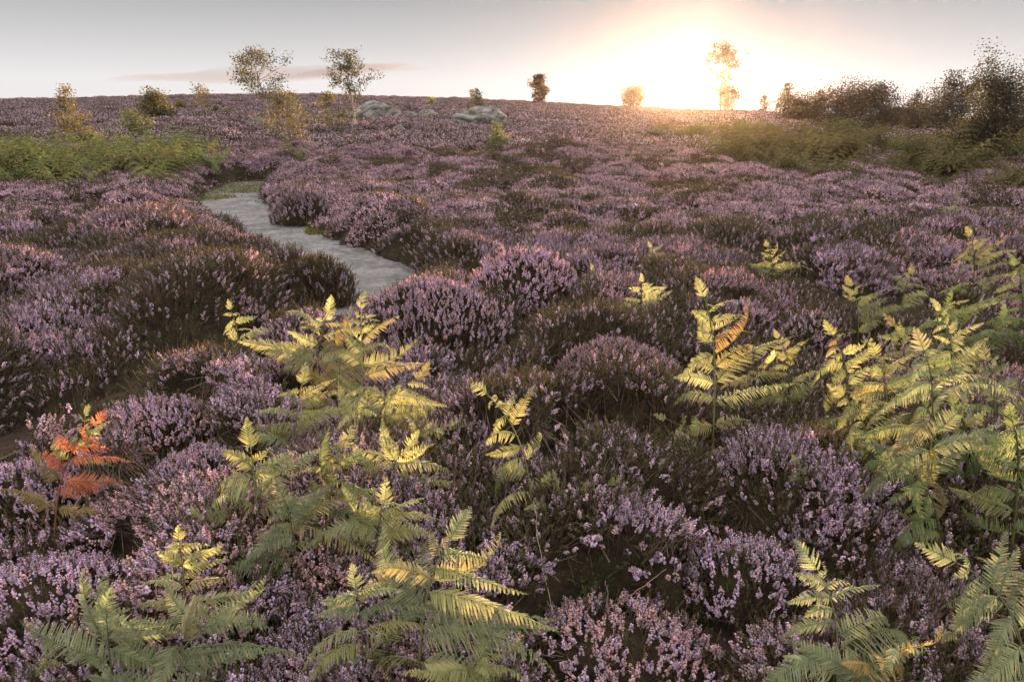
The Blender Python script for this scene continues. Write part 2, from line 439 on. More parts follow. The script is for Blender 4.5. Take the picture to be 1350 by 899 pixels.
def gn_scatter(name, pos, rot, scl, idx, sources):
    me = bpy.data.meshes.new(name)
    me.vertices.add(len(pos)); me.vertices.foreach_set('co', np.ascontiguousarray(pos, np.float32).ravel())
    a = me.attributes.new('rot', 'FLOAT_VECTOR', 'POINT'); a.data.foreach_set('vector', np.ascontiguousarray(rot, np.float32).ravel())
    a = me.attributes.new('scl', 'FLOAT', 'POINT'); a.data.foreach_set('value', np.ascontiguousarray(scl, np.float32))
    a = me.attributes.new('idx', 'INT', 'POINT'); a.data.foreach_set('value', np.ascontiguousarray(idx, np.int32))
    o = link(name, me)
    ng = bpy.data.node_groups.new(name, 'GeometryNodeTree')
    ng.interface.new_socket('Geometry', in_out='INPUT', socket_type='NodeSocketGeometry')
    ng.interface.new_socket('Geometry', in_out='OUTPUT', socket_type='NodeSocketGeometry')
    N, L = ng.nodes, ng.links
    gi = N.new('NodeGroupInput'); go = N.new('NodeGroupOutput'); jn = N.new('GeometryNodeJoinGeometry')
    def attr(nm, t):
        n = N.new('GeometryNodeInputNamedAttribute'); n.data_type = t; n.inputs['Name'].default_value = nm; return n.outputs['Attribute']
    ar, as_, ai = attr('rot', 'FLOAT_VECTOR'), attr('scl', 'FLOAT'), attr('idx', 'INT')
    for k, src in enumerate(sources):
        if not (idx == k).any(): continue
        ob = N.new('GeometryNodeObjectInfo'); ob.inputs['Object'].default_value = src; ob.inputs['As Instance'].default_value = True
        cp = N.new('FunctionNodeCompare'); cp.data_type = 'INT'; cp.operation = 'EQUAL'
        L.new(ai, cp.inputs[2]); cp.inputs[3].default_value = k
        ip = N.new('GeometryNodeInstanceOnPoints')
        L.new(gi.outputs[0], ip.inputs['Points']); L.new(cp.outputs[0], ip.inputs['Selection'])
        L.new(ob.outputs['Geometry'], ip.inputs['Instance']); L.new(ar, ip.inputs['Rotation']); L.new(as_, ip.inputs['Scale'])
        L.new(ip.outputs[0], jn.inputs[0])
    L.new(jn.outputs[0], go.inputs[0])
    md = o.modifiers.new('scatter', 'NODES'); md.node_group = ng
    return o

def jitter_grid(x0, x1, y0, y1, s):
    nx, ny = int((x1 - x0) / s) + 1, int((y1 - y0) / s) + 1
    X, Y = np.meshgrid(np.arange(nx), np.arange(ny))
    X = x0 + (X + rng.random(X.shape)) * s; Y = y0 + (Y + rng.random(Y.shape)) * s
    return X.ravel(), Y.ravel()

def align_euler(nx, ny, nz, spin):
    """euler XYZ that turns +Z to (nx,ny,nz) after a spin about Z: rotation = Rtilt * Rz(spin)"""
    n = np.stack([nx, ny, nz], 1); n /= np.linalg.norm(n, axis=1)[:, None]
    c, s = np.cos(spin), np.sin(spin)
    x = np.stack([c, s, np.zeros_like(c)], 1); x -= n * (x * n).sum(1)[:, None]; x /= np.linalg.norm(x, axis=1)[:, None]
    y = np.cross(n, x)
    # matrix columns x,y,n ; XYZ euler
    ry = np.arcsin(np.clip(-x[:, 2], -1, 1)); rx = np.arctan2(y[:, 2], n[:, 2]); rz = np.arctan2(x[:, 1], x[:, 0])
    return np.stack([rx, ry, rz], 1)

def in_view(x, y, m=.9, pad=1.6):
    return np.abs(x) < .80 * y * 1.06 + pad

# bracken ground masks in world space (soft blobs)
def blob(x, y, px, py, rx, ry):
    g = ground_at(px, py)
    return ((x - g[0]) / rx) ** 2 + ((y - g[1]) / ry) ** 2

BR_BLOBS = [(30, 265, 3.4, 2.0), (130, 263, 2.6, 2.0), (205, 257, 1.5, 1.6), (245, 247, 1.5, 1.6), (90, 245, 4, 2.6), (10, 248, 4, 3), (190, 237, 3.0, 2.4), (265, 231, 1.8, 1.6),
            (-80, 258, 5, 4), (385, 235, .8, .8), (290, 211, 1.5, 1.5), (20, 214, 5, 3)]
BR_RIGHT = [(1260, 252, 6, 3.6), (1180, 232, 6.5, 4), (1330, 268, 4, 2.2), (1100, 215, 7, 6), (1250, 222, 7, 5), (1040, 235, 3, 2.0), (990, 225, 3, 3), (1380, 245, 8, 5), (1130, 250, 2.5, 1.6), (1000, 190, 8, 8)]

# ---- scatter the heather
def scatter_heather():
    bands = [(1.2, 5.2, .082, 'n'), (5.2, 10.5, .115, 'n'), (10.5, 30, .225, 'm'), (30, 60, .50, 'f'), (60, 165, .85, 'f')]
    PO, RO, SC, ID = [], [], [], []
    for (y0, y1, s, lod) in bands:
        xm = .85 * y1 + 1.8
        x, y = jitter_grid(-xm, xm, y0, y1, s)
        k = in_view(x, y); x, y = x[k], y[k]
        h = canopy(x, y); pd = path_dist(x, y)
        ok = rock_clear(x, y) & (pd > .015) & (h > .05) & ((h > .17) | (rng.random(len(x)) < .75))
        for (bx, by, bz, rx, ry, hh) in BUSH3:
            ok &= ((x - bx) / rx) ** 2 + ((y - by) / ry) ** 2 > .85
        x, y, h, pd = x[ok], y[ok], h[ok], pd[ok]
        e = .06 if lod == 'n' else (.15 if lod == 'm' else .5)
        S = lambda a, b: canopy(a, b) + terrain(a, b)
        gx = (S(x + e, y) - S(x - e, y)) / (2 * e); gy = (S(x, y + e) - S(x, y - e)) / (2 * e)
        g = np.hypot(gx, gy); f = np.minimum(1, 1.4 / np.maximum(g, 1e-6)); gx *= f; gy *= f
        kk = .42
        rot = align_euler(-gx * kk + rng.normal(0, .08, len(x)), -gy * kk + rng.normal(0, .08, len(x)), np.ones(len(x)), rng.uniform(0, 6.28, len(x)))
        sink = {'n': .07, 'm': .09, 'f': .12}[lod]
        z = terrain(x, y) + np.maximum(h - sink, 0)
        # bloom pattern: patches without flowers, pink patches
        bl = fbm(x / 1.1, y / 1.1, 71) * .55 + fbm(x / 4.5, y / 4.5, 77) * .45
        dark = bl < np.where(y < 10.5, .44, .375)
        pk = fbm(x / 1.3, y / 1.3, 91) + .03 * np.clip(x, -3, 3) > .53
        if lod == 'n':
            dark |= (pd < .16) & (rng.random(len(x)) < .75)
            dark |= rng.random(len(x)) < .16
            dark |= (h < .22) & (rng.random(len(x)) < .8)
            idx = np.where(dark, 5 + rng.integers(0, 2, len(x)), np.where(pk & (rng.random(len(x)) < .7), 3 + rng.integers(0, 2, len(x)), rng.integers(0, 3, len(x))))
            wood = (rng.random(len(x)) < .08) | ((h < .26) & (rng.random(len(x)) < .25)) | ((gy > .55) & (rng.random(len(x)) < .25))
            idx = np.where(wood, 17 + rng.integers(0, 2, len(x)), idx)
            scl = rng.uniform(.8, 1.3, len(x)) * (.85 + .035 * y)
        elif lod == 'm':
            dark |= rng.random(len(x)) < .12
            dark |= (pd < .16) & (rng.random(len(x)) < .75)
            idx = np.where(dark, 10 + rng.integers(0, 2, len(x)), 7 + rng.integers(0, 3, len(x)))
            scl = rng.uniform(.75, 1.25, len(x))
        else:
            dark |= rng.random(len(x)) < .15
            idx = np.where(dark, 15 + rng.integers(0, 2, len(x)), 12 + rng.integers(0, 3, len(x)))
            scl = rng.uniform(.7, 1.2, len(x)) * np.where(y > 60, 1.25, .9)
        PO.append(np.stack([x, y, z], 1)); RO.append(rot); SC.append(scl); ID.append(idx)
    o = gn_scatter('heather', np.concatenate(PO), np.concatenate(RO), np.concatenate(SC), np.concatenate(ID), TUFTS)
    tag(o, 'purple flowering heather covering the whole moor up to the ridge', 'heather', kind='stuff')
    return sum(map(len, PO))
print('heather instances', scatter_heather())

# ------------------------------------------------------------------ ground, thatch, path
def grid_mesh(xs, ys, fz):
    X, Y = np.meshgrid(xs, ys); Z = fz(X, Y)
    V = np.stack([X, Y, Z], -1).reshape(-1, 3); nx, ny = len(xs), len(ys)
    i = np.arange(nx - 1)[None] + (np.arange(ny - 1) * nx)[:, None]; i = i.ravel()
    F = np.concatenate([np.stack([i, i + 1, i + nx + 1], 1), np.stack([i, i + nx + 1, i + nx], 1)])
    return V, F
xs = np.unique(np.concatenate([np.arange(-10, 10.01, .25), np.arange(-40, 40.1, 1.5), np.arange(-260, 261, 8)]))
ys = np.unique(np.concatenate([np.arange(-6, 24, .25), np.arange(24, 60, 1), np.arange(60, 165, 2.5), np.arange(165, 300, 8)]))
V, F = grid_mesh(xs, ys, terrain)
tag(link('ground', make_mesh('ground', V, F, [M['soil']], smooth=True)), 'dark peaty moorland ground under the heather', 'ground', kind='structure')

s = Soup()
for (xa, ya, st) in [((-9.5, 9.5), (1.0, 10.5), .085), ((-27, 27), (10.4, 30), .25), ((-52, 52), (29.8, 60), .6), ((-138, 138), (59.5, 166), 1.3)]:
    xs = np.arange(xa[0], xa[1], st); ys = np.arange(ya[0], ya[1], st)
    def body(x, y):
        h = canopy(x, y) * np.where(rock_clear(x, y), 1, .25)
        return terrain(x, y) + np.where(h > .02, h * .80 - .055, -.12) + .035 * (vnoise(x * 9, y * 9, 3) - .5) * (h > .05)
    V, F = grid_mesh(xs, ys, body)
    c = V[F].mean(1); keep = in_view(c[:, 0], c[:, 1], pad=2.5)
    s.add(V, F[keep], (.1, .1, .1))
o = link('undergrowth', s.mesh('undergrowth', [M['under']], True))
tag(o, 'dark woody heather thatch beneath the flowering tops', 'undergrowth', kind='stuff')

n = len(PQ); T = np.gradient(PQ, axis=0); T /= np.linalg.norm(T, axis=1)[:, None]; Nn = np.stack([-T[:, 1], T[:, 0]], 1)
cols = np.linspace(-1.35, 1.35, 15)
wob = 1 + .18 * (vnoise(np.arange(n) * .22, np.zeros(n), 8) - .5)
V = []
for c in cols:
    q = PQ + Nn * (PW * wob * c)[:, None]
    z = terrain(q[:, 0], q[:, 1]) + .012 + .02 * (fbm(q[:, 0] * 2, q[:, 1] * 2, 4) - .5) - .05 * max(0, abs(c) - 1.0)
    V.append(np.c_[q, z])
V = np.stack(V, 1).reshape(-1, 3); m_ = len(cols)
i = (np.arange(n - 1)[:, None] * m_ + np.arange(m_ - 1)[None]).ravel()
F = np.concatenate([np.stack([i, i + 1, i + m_ + 1], 1), np.stack([i, i + m_ + 1, i + m_], 1)])
PQy = np.repeat(PQ[:, 1], m_)
mi = (PQy[F].mean(1) < 7.2).astype(int)
o = link('path', make_mesh('path', V, F, [M['path'], M['soil']], mi, smooth=True))
tag(o, 'pale worn stone footpath winding through the heather', 'path', kind='structure')

# ------------------------------------------------------------------ named heather bushes
def build_bush(k):
    cx, cy, z0, rx, ry, h = BUSH3[k]; _, _, _, wpx, bloom, pink, lab = BUSHES[k]
    dist = math.hypot(cx, cy)
    root = bpy.data.objects.new('heather_bush', None); C.objects.link(root); root.location = (cx, cy, z0)
    root.empty_display_size = .1
    tag(root, lab, 'heather bush', 'distinct heather bushes near the path and ferns')
    lod = 1.0 if dist < 6.5 else (1.3 if dist < 11 else 1.7)
    area = 2 * math.pi * rx * max(ry, h)
    N = int(area * 850 / lod ** 1.7)
    u = rng.uniform(0, 1, N) ** .75; a = rng.uniform(0, 6.28, N)      # u = height fraction
    half = rng.random(N) < .5; u = np.where(half, np.maximum(1 - rng.random(N), 1e-4) ** (1 / 2.2), u)
    lump = 1 + .16 * (vnoise(a * 1.9 + k * 9, u * 3, 5) - .5) * 2 + .12 * (vnoise(a * 5 + k * 5, u * 6, 6) - .5) * 2
    ce = np.sqrt(np.maximum(1 - u ** 2.2, 0)) * (.80 + .20 * sstep(0, .35, u))
    p = np.stack([rx * ce * np.cos(a) * lump, ry * ce * np.sin(a) * lump, h * u * (.9 + .12 * lump) - .09 * lod], 1)
    p[:, 2] = np.maximum(p[:, 2], .0)
    nrm = np.stack([np.cos(a) * ce / rx * h, np.sin(a) * ce / ry * h, u + .05], 1); nrm /= np.linalg.norm(nrm, axis=1)[:, None]
    zd = nrm * .42 + np.array([0, 0, .85]) + rng.normal(0, .16, (N, 3))
    # flowers gather towards the sunny top and in patches; base is woody
    pf = bloom * sstep(.10, .5, u + .35 * (vnoise(a * 3 + k, u * 4 + k, 15) - .5)) * (.45 + .55 * sstep(.3, .55, vnoise(a * 2.2 + 3 * k, u * 3, 25) + .15))
    fl = rng.random(N) < pf
    isp = rng.random(N) < pink * (.35 + .65 * u)
    temps = NEAR_B + NEAR_P + NEAR_G; nb, np_, ng = len(NEAR_B), len(NEAR_P), len(NEAR_G)
    which = np.where(fl, np.where(isp, nb + rng.integers(0, np_, N), rng.integers(0, nb, N)), nb + np_ + rng.integers(0, ng, N))
    V, F, T_, mi = stamp(temps, which, p, zd, rng.uniform(.8, 1.25, N) * lod, rng.uniform(0, 6.28, N))
    sp = Soup()
    # bare stems that splay out from the root to the underside of the dome
    for q in range(int(70 + area * 90 / lod)):
        b = rng.uniform(0, 6.28); uu = rng.uniform(.05, .8); cc = math.sqrt(1 - uu ** 2.2) * rng.uniform(.55, 1.0)
        e = np.array([rx * cc * math.cos(b), ry * cc * math.sin(b), h * uu * .92])
        st = np.array([e[0] * rng.uniform(.1, .5), e[1] * rng.uniform(.1, .5), -.03]); md = (st + e) / 2 + np.array([0, 0, .12 * h]) + rng.normal(0, .02, 3)
        tt = np.linspace(0, 1, 6)[:, None]; P = (1 - tt) ** 2 * st + 2 * tt * (1 - tt) * md + tt ** 2 * e + rng.normal(0, .006, (6, 3))
        v, f = tube(P, np.linspace(.0036, .0014, 6) * lod, 3); sp.add(v, f, BRN[rng.integers(4)] * rng.uniform(.9, 1.8))
    link('stems', sp.mesh('stems', [M['stalk']]), root)
    for nm, sel, mats in (('foliage', mi != 0, [M['hleaf'], M['stalk']]), ('blossom', mi == 0, [M['flower']])):
        f = F[sel]; used = np.unique(f); rem = np.zeros(len(V), int); rem[used] = np.arange(len(used))
        link(nm, make_mesh(nm, V[used], rem[f], mats, (mi[sel] - 1) if nm == 'foliage' else None, T_[used]), root)
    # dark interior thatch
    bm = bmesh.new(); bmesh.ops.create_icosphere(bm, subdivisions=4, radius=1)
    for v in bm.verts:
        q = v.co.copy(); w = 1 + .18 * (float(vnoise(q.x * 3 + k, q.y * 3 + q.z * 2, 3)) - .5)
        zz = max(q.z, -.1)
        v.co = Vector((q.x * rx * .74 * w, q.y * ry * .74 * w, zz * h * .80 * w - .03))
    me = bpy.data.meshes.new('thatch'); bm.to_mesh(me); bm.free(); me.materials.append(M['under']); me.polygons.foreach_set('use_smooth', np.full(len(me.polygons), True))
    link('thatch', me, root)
for k in range(len(BUSHES)): build_bush(k)

# ------------------------------------------------------------------ bracken
PAL = {
    'y':   dict(a=(.36, .37, .16), b=(.26, .30, .13), tip=(.56, .43, .24)),
    'yg':  dict(a=(.32, .32, .12), b=(.22, .26, .10), tip=(.52, .42, .22)),
    'g':   dict(a=(.14, .20, .07), b=(.19, .23, .08), tip=(.38, .33, .15)),
    'mg':  dict(a=(.15, .20, .065), b=(.19, .22, .07), tip=(.18, .16, .06)),
    'my':  dict(a=(.20, .20, .065), b=(.15, .175, .055), tip=(.22, .18, .07)),
    'gb':  dict(a=(.24, .275, .14), b=(.17, .22, .11), tip=(.50, .42, .24)),
    'ol':  dict(a=(.15, .125, .045), b=(.11, .10, .04), tip=(.20, .15, .06)),
    'o':   dict(a=(.33, .24, .09), b=(.28, .27, .09), tip=(.42, .22, .10)),
    'red': dict(a=(.54, .15, .075), b=(.50, .20, .09), tip=(.40, .10, .05)),
}

def pinna(rng, L, wid, pal, droop=.6, fold=.25, npn=None, tipmix=.2, side=0.0, lod=1, shape='lance'):
    """one leaf branch along +X, blade in XY, upper face +Z: a midrib with comb-like toothed leaflets"""
    s = Soup()
    if npn is None: npn = max(7, int(L / .0105 / lod))
    ca, cb, ct = (np.array(pal[q]) for q in 'a b tip'.split())
    mixk = rng.uniform(0, 1)
    if rng.random() < .09: tipmix = .8; cb = cb * .4 + np.array([.34, .20, .08]) * .6
    ca = ca * rng.uniform(.75, 1.15)
    def curve(t):
        ang = .25 * droop - droop * 1.6 * t              # rises a little, then bows down
        return ang
    n = 24; tt = np.linspace(0, 1, n + 1); an = curve(tt)
    xs = np.r_[0, np.cumsum(np.cos(an[:-1]))] / n * L; zs = np.r_[0, np.cumsum(np.sin(an[:-1]))] / n * L
    sd = side * L * tt ** 2
    def pos(t): return np.array([np.interp(t, tt, xs), np.interp(t, tt, sd), np.interp(t, tt, zs)]), np.interp(t, tt, an)
    P = np.stack([xs, sd, zs], 1)[::3]
    v, f = tube(P, np.linspace(.0022, .0006, len(P)) * (L / .3) ** .5 * min(1.5, lod), 3); s.add(v, f, ca * .5 + cb * .5 + .04)
    for sg in (-1, 1):
        for i in range(npn):
            t = .04 + .95 * (i + (.5 if sg > 0 else 0)) / npn
            if lod < 3 and rng.random() < .05: continue
            p, a = pos(t)
            if shape == 'lance': prof = min(1, .55 + 3.2 * t) * (1 - t ** 1.7) ** .85
            else: prof = (1 - t) ** .8
            l = wid * max(prof, .07) * rng.uniform(.78, 1.12) * (.55 if rng.random() < .05 else 1)
            w = L / npn * (.30 if lod < 3 else .5)
            fw = .35 + .45 * t + rng.normal(0, .05)
            T3 = np.array([math.cos(a), 0, math.sin(a)]); U3 = np.array([-math.sin(a), 0, math.cos(a)])
            Sx = np.array([0, sg, 0.])
            fo = fold + rng.normal(0, .12)
            d = (T3 * math.sin(fw) + Sx * math.cos(fw)) * math.cos(fo) - U3 * math.sin(fo)
            wv = T3 * math.cos(fw) - Sx * math.sin(fw) + U3 * rng.normal(0, .18)
            # toothed blade with sagging tip
            k = 4 if lod == 1 else (2 if lod < 3 else 1)
            uu = np.linspace(0, 1, k + 1)
            cen = p + d * (l * uu)[:, None] - U3 * (l * rng.uniform(.05, .5) * uu ** 2)[:, None]
            ww = w * np.array([.85, 1.05, .9, .68, .16])[np.linspace(0, 4, k + 1).astype(int)]
            VV = np.concatenate([cen + wv * ww[:, None], cen - wv * ww[:, None]]); m = k + 1
            FF = []
            for q in range(k): FF += [(q, m + q, q + 1), (q + 1, m + q, m + q + 1)]
            g = rng.random()
            base = ca * (1 - mixk * .7) + cb * mixk * .7
            base = base * rng.uniform(.82, 1.18)
            edge = ct if rng.random() < tipmix + .35 * max(0, t - .7) else base * 1.12
            col = base[None] * (1 - uu[:, None] ** 2) + edge[None] * uu[:, None] ** 2
            s.add(VV, FF, np.concatenate([col, col]))
            if lod == 1:                                   # teeth along both edges
                for q in range(1, 4):
                    for e2, off in ((1, 0), (-1, m)):
                        b0 = VV[off + q]; tl = w * .55 * (1 - q / 6)
                        tip = b0 + wv * e2 * tl + d * tl * .9
                        s.add([b0 - d * l * .06, b0 + d * l * .06, tip], [(0, 1, 2)], col[q])
    return s

def to_world(s, origin, X, Y, Z):
    V, F, T, mi = s.arrays()
    return origin + V[:, :1] * X + V[:, 1:2] * Y + V[:, 2:3] * Z, F, T, mi

def unit(v): v = np.asarray(v, float); return v / (np.linalg.norm(v) + 1e-9)

def bracken(base, tip, Lmax, pal, label, npairs=7, s0=.35, yaw=0., bow=.12, droop=.6, lod=1, side_bend=.1, seed=0, tipmix=.25, lift=.55, drop_pairs=(), cat='fern', second=None, face=.35):
    """base, tip world points; Lmax longest leaf branch (m)"""
    r = np.random.default_rng(1000 + seed)
    base = np.asarray(base, float); tip = np.asarray(tip, float)
    root = bpy.data.objects.new('bracken_fern', None); C.objects.link(root); root.location = base; root.empty_display_size = .1
    tag(root, label, cat, 'bracken ferns growing through the heather')
    tip = tip - base; H = np.linalg.norm(tip)
    bw = np.array([bow * H, .12 * H, 0]) * r.uniform(.7, 1.1)
    def P(t):
        t = np.asarray(t, float)[..., None]
        m = tip * np.array([.12, .12, .72]) + bw * .5
        return 2 * t * (1 - t) * m + t * t * tip
    tt = np.linspace(0, 1, 22)
    st = Soup(); v, f = tube(P(tt), np.linspace(.0052, .0011, 22) * max(.7, min(1.3, H / .7)) * (1 if lod == 1 else 1.3), 5)
    c1 = np.array([.20, .20, .055]) if pal not in ('red', 'o') else np.array([.28, .20, .07])
    st.add(v, f, np.linspace(c1 * .8, np.array(PAL[pal]['a']) * .8, len(v)))
    link('stem', st.mesh('stem', [M['fstem']], True), root)
    side0 = np.array([math.cos(yaw), math.sin(yaw), 0])
    pl = PAL[pal]
    npairs = int(round(npairs * 1.15)); Lmax *= 1.08; droop *= 1.25
    wind = np.array([1, -.25, -.35]) * r.uniform(.10, .38)
    tip_s = Soup(); first_tip = int(npairs * .5)
    for j in range(npairs):
        sj = s0 + (1 - s0) * (j / npairs) ** .85
        o = P(sj); tg = unit(P(min(1, sj + .02)) - P(max(0, sj - .02)))
        L = Lmax * (1 - (j / npairs) ** 1.15 * .93) * (.86 if j == 0 else 1.0)
        for sg in (-1, 1):
            if (j, sg) in drop_pairs: continue
            if r.random() < .13: continue
            q = side0 * sg; q = unit(q - tg * np.dot(q, tg))
            up = lift * (.75 + .6 * j / npairs) + r.normal(0, .10)
            X = unit(q * math.cos(up) + tg * math.sin(up) + r.normal(0, .20, 3))
            # blade normal: partly away from the stem, partly skywards and to the viewer
            nrm = unit(np.cross(side0, tg)); nrm = nrm if nrm[1] < 0 else -nrm
            Zn = nrm * face + np.array([0, 0, 1.0]) * (1 - face) + r.normal(0, .32, 3)
            Zn = unit(Zn - X * np.dot(Zn, X)); Y = np.cross(Zn, X)
            l = L * r.uniform(.62, 1.18)
            pn = pinna(r, l, l * .15 + .010, PAL[second] if (second and r.random() < .28) else pl, droop * r.uniform(.35, 1.9), r.uniform(.05, .55), None, tipmix, side_bend * r.normal(.6, 1) * (1 if X[0] > 0 else -1), lod)
            W = to_world(pn, o, X, Y, Zn)
            sx_ = pn.arrays()[0][:, 0] / max(l, 1e-3)
            W = (W[0] + wind * (l * sx_ * sx_)[:, None],) + W[1:]
            if j < first_tip:
                link('frond', make_mesh('frond', W[0], W[1], [M['fern']], W[3], W[2]), root)
            else: tip_s.add(*W[:3])
    tg = unit(P(1.) - P(.94)); nrm = unit(np.cross(side0, tg)); nrm = nrm if nrm[1] < 0 else -nrm
    Zn = unit(nrm - tg * np.dot(nrm, tg))
    pn = pinna(r, Lmax * .22 + .03, Lmax * .07 + .01, pl, droop, .15, None, tipmix, 0, lod)
    tip_s.add(*to_world(pn, P(1.), tg, np.cross(Zn, tg), Zn)[:3])
    link('frond', tip_s.mesh('frond', [M['fern']]), root)
    return root

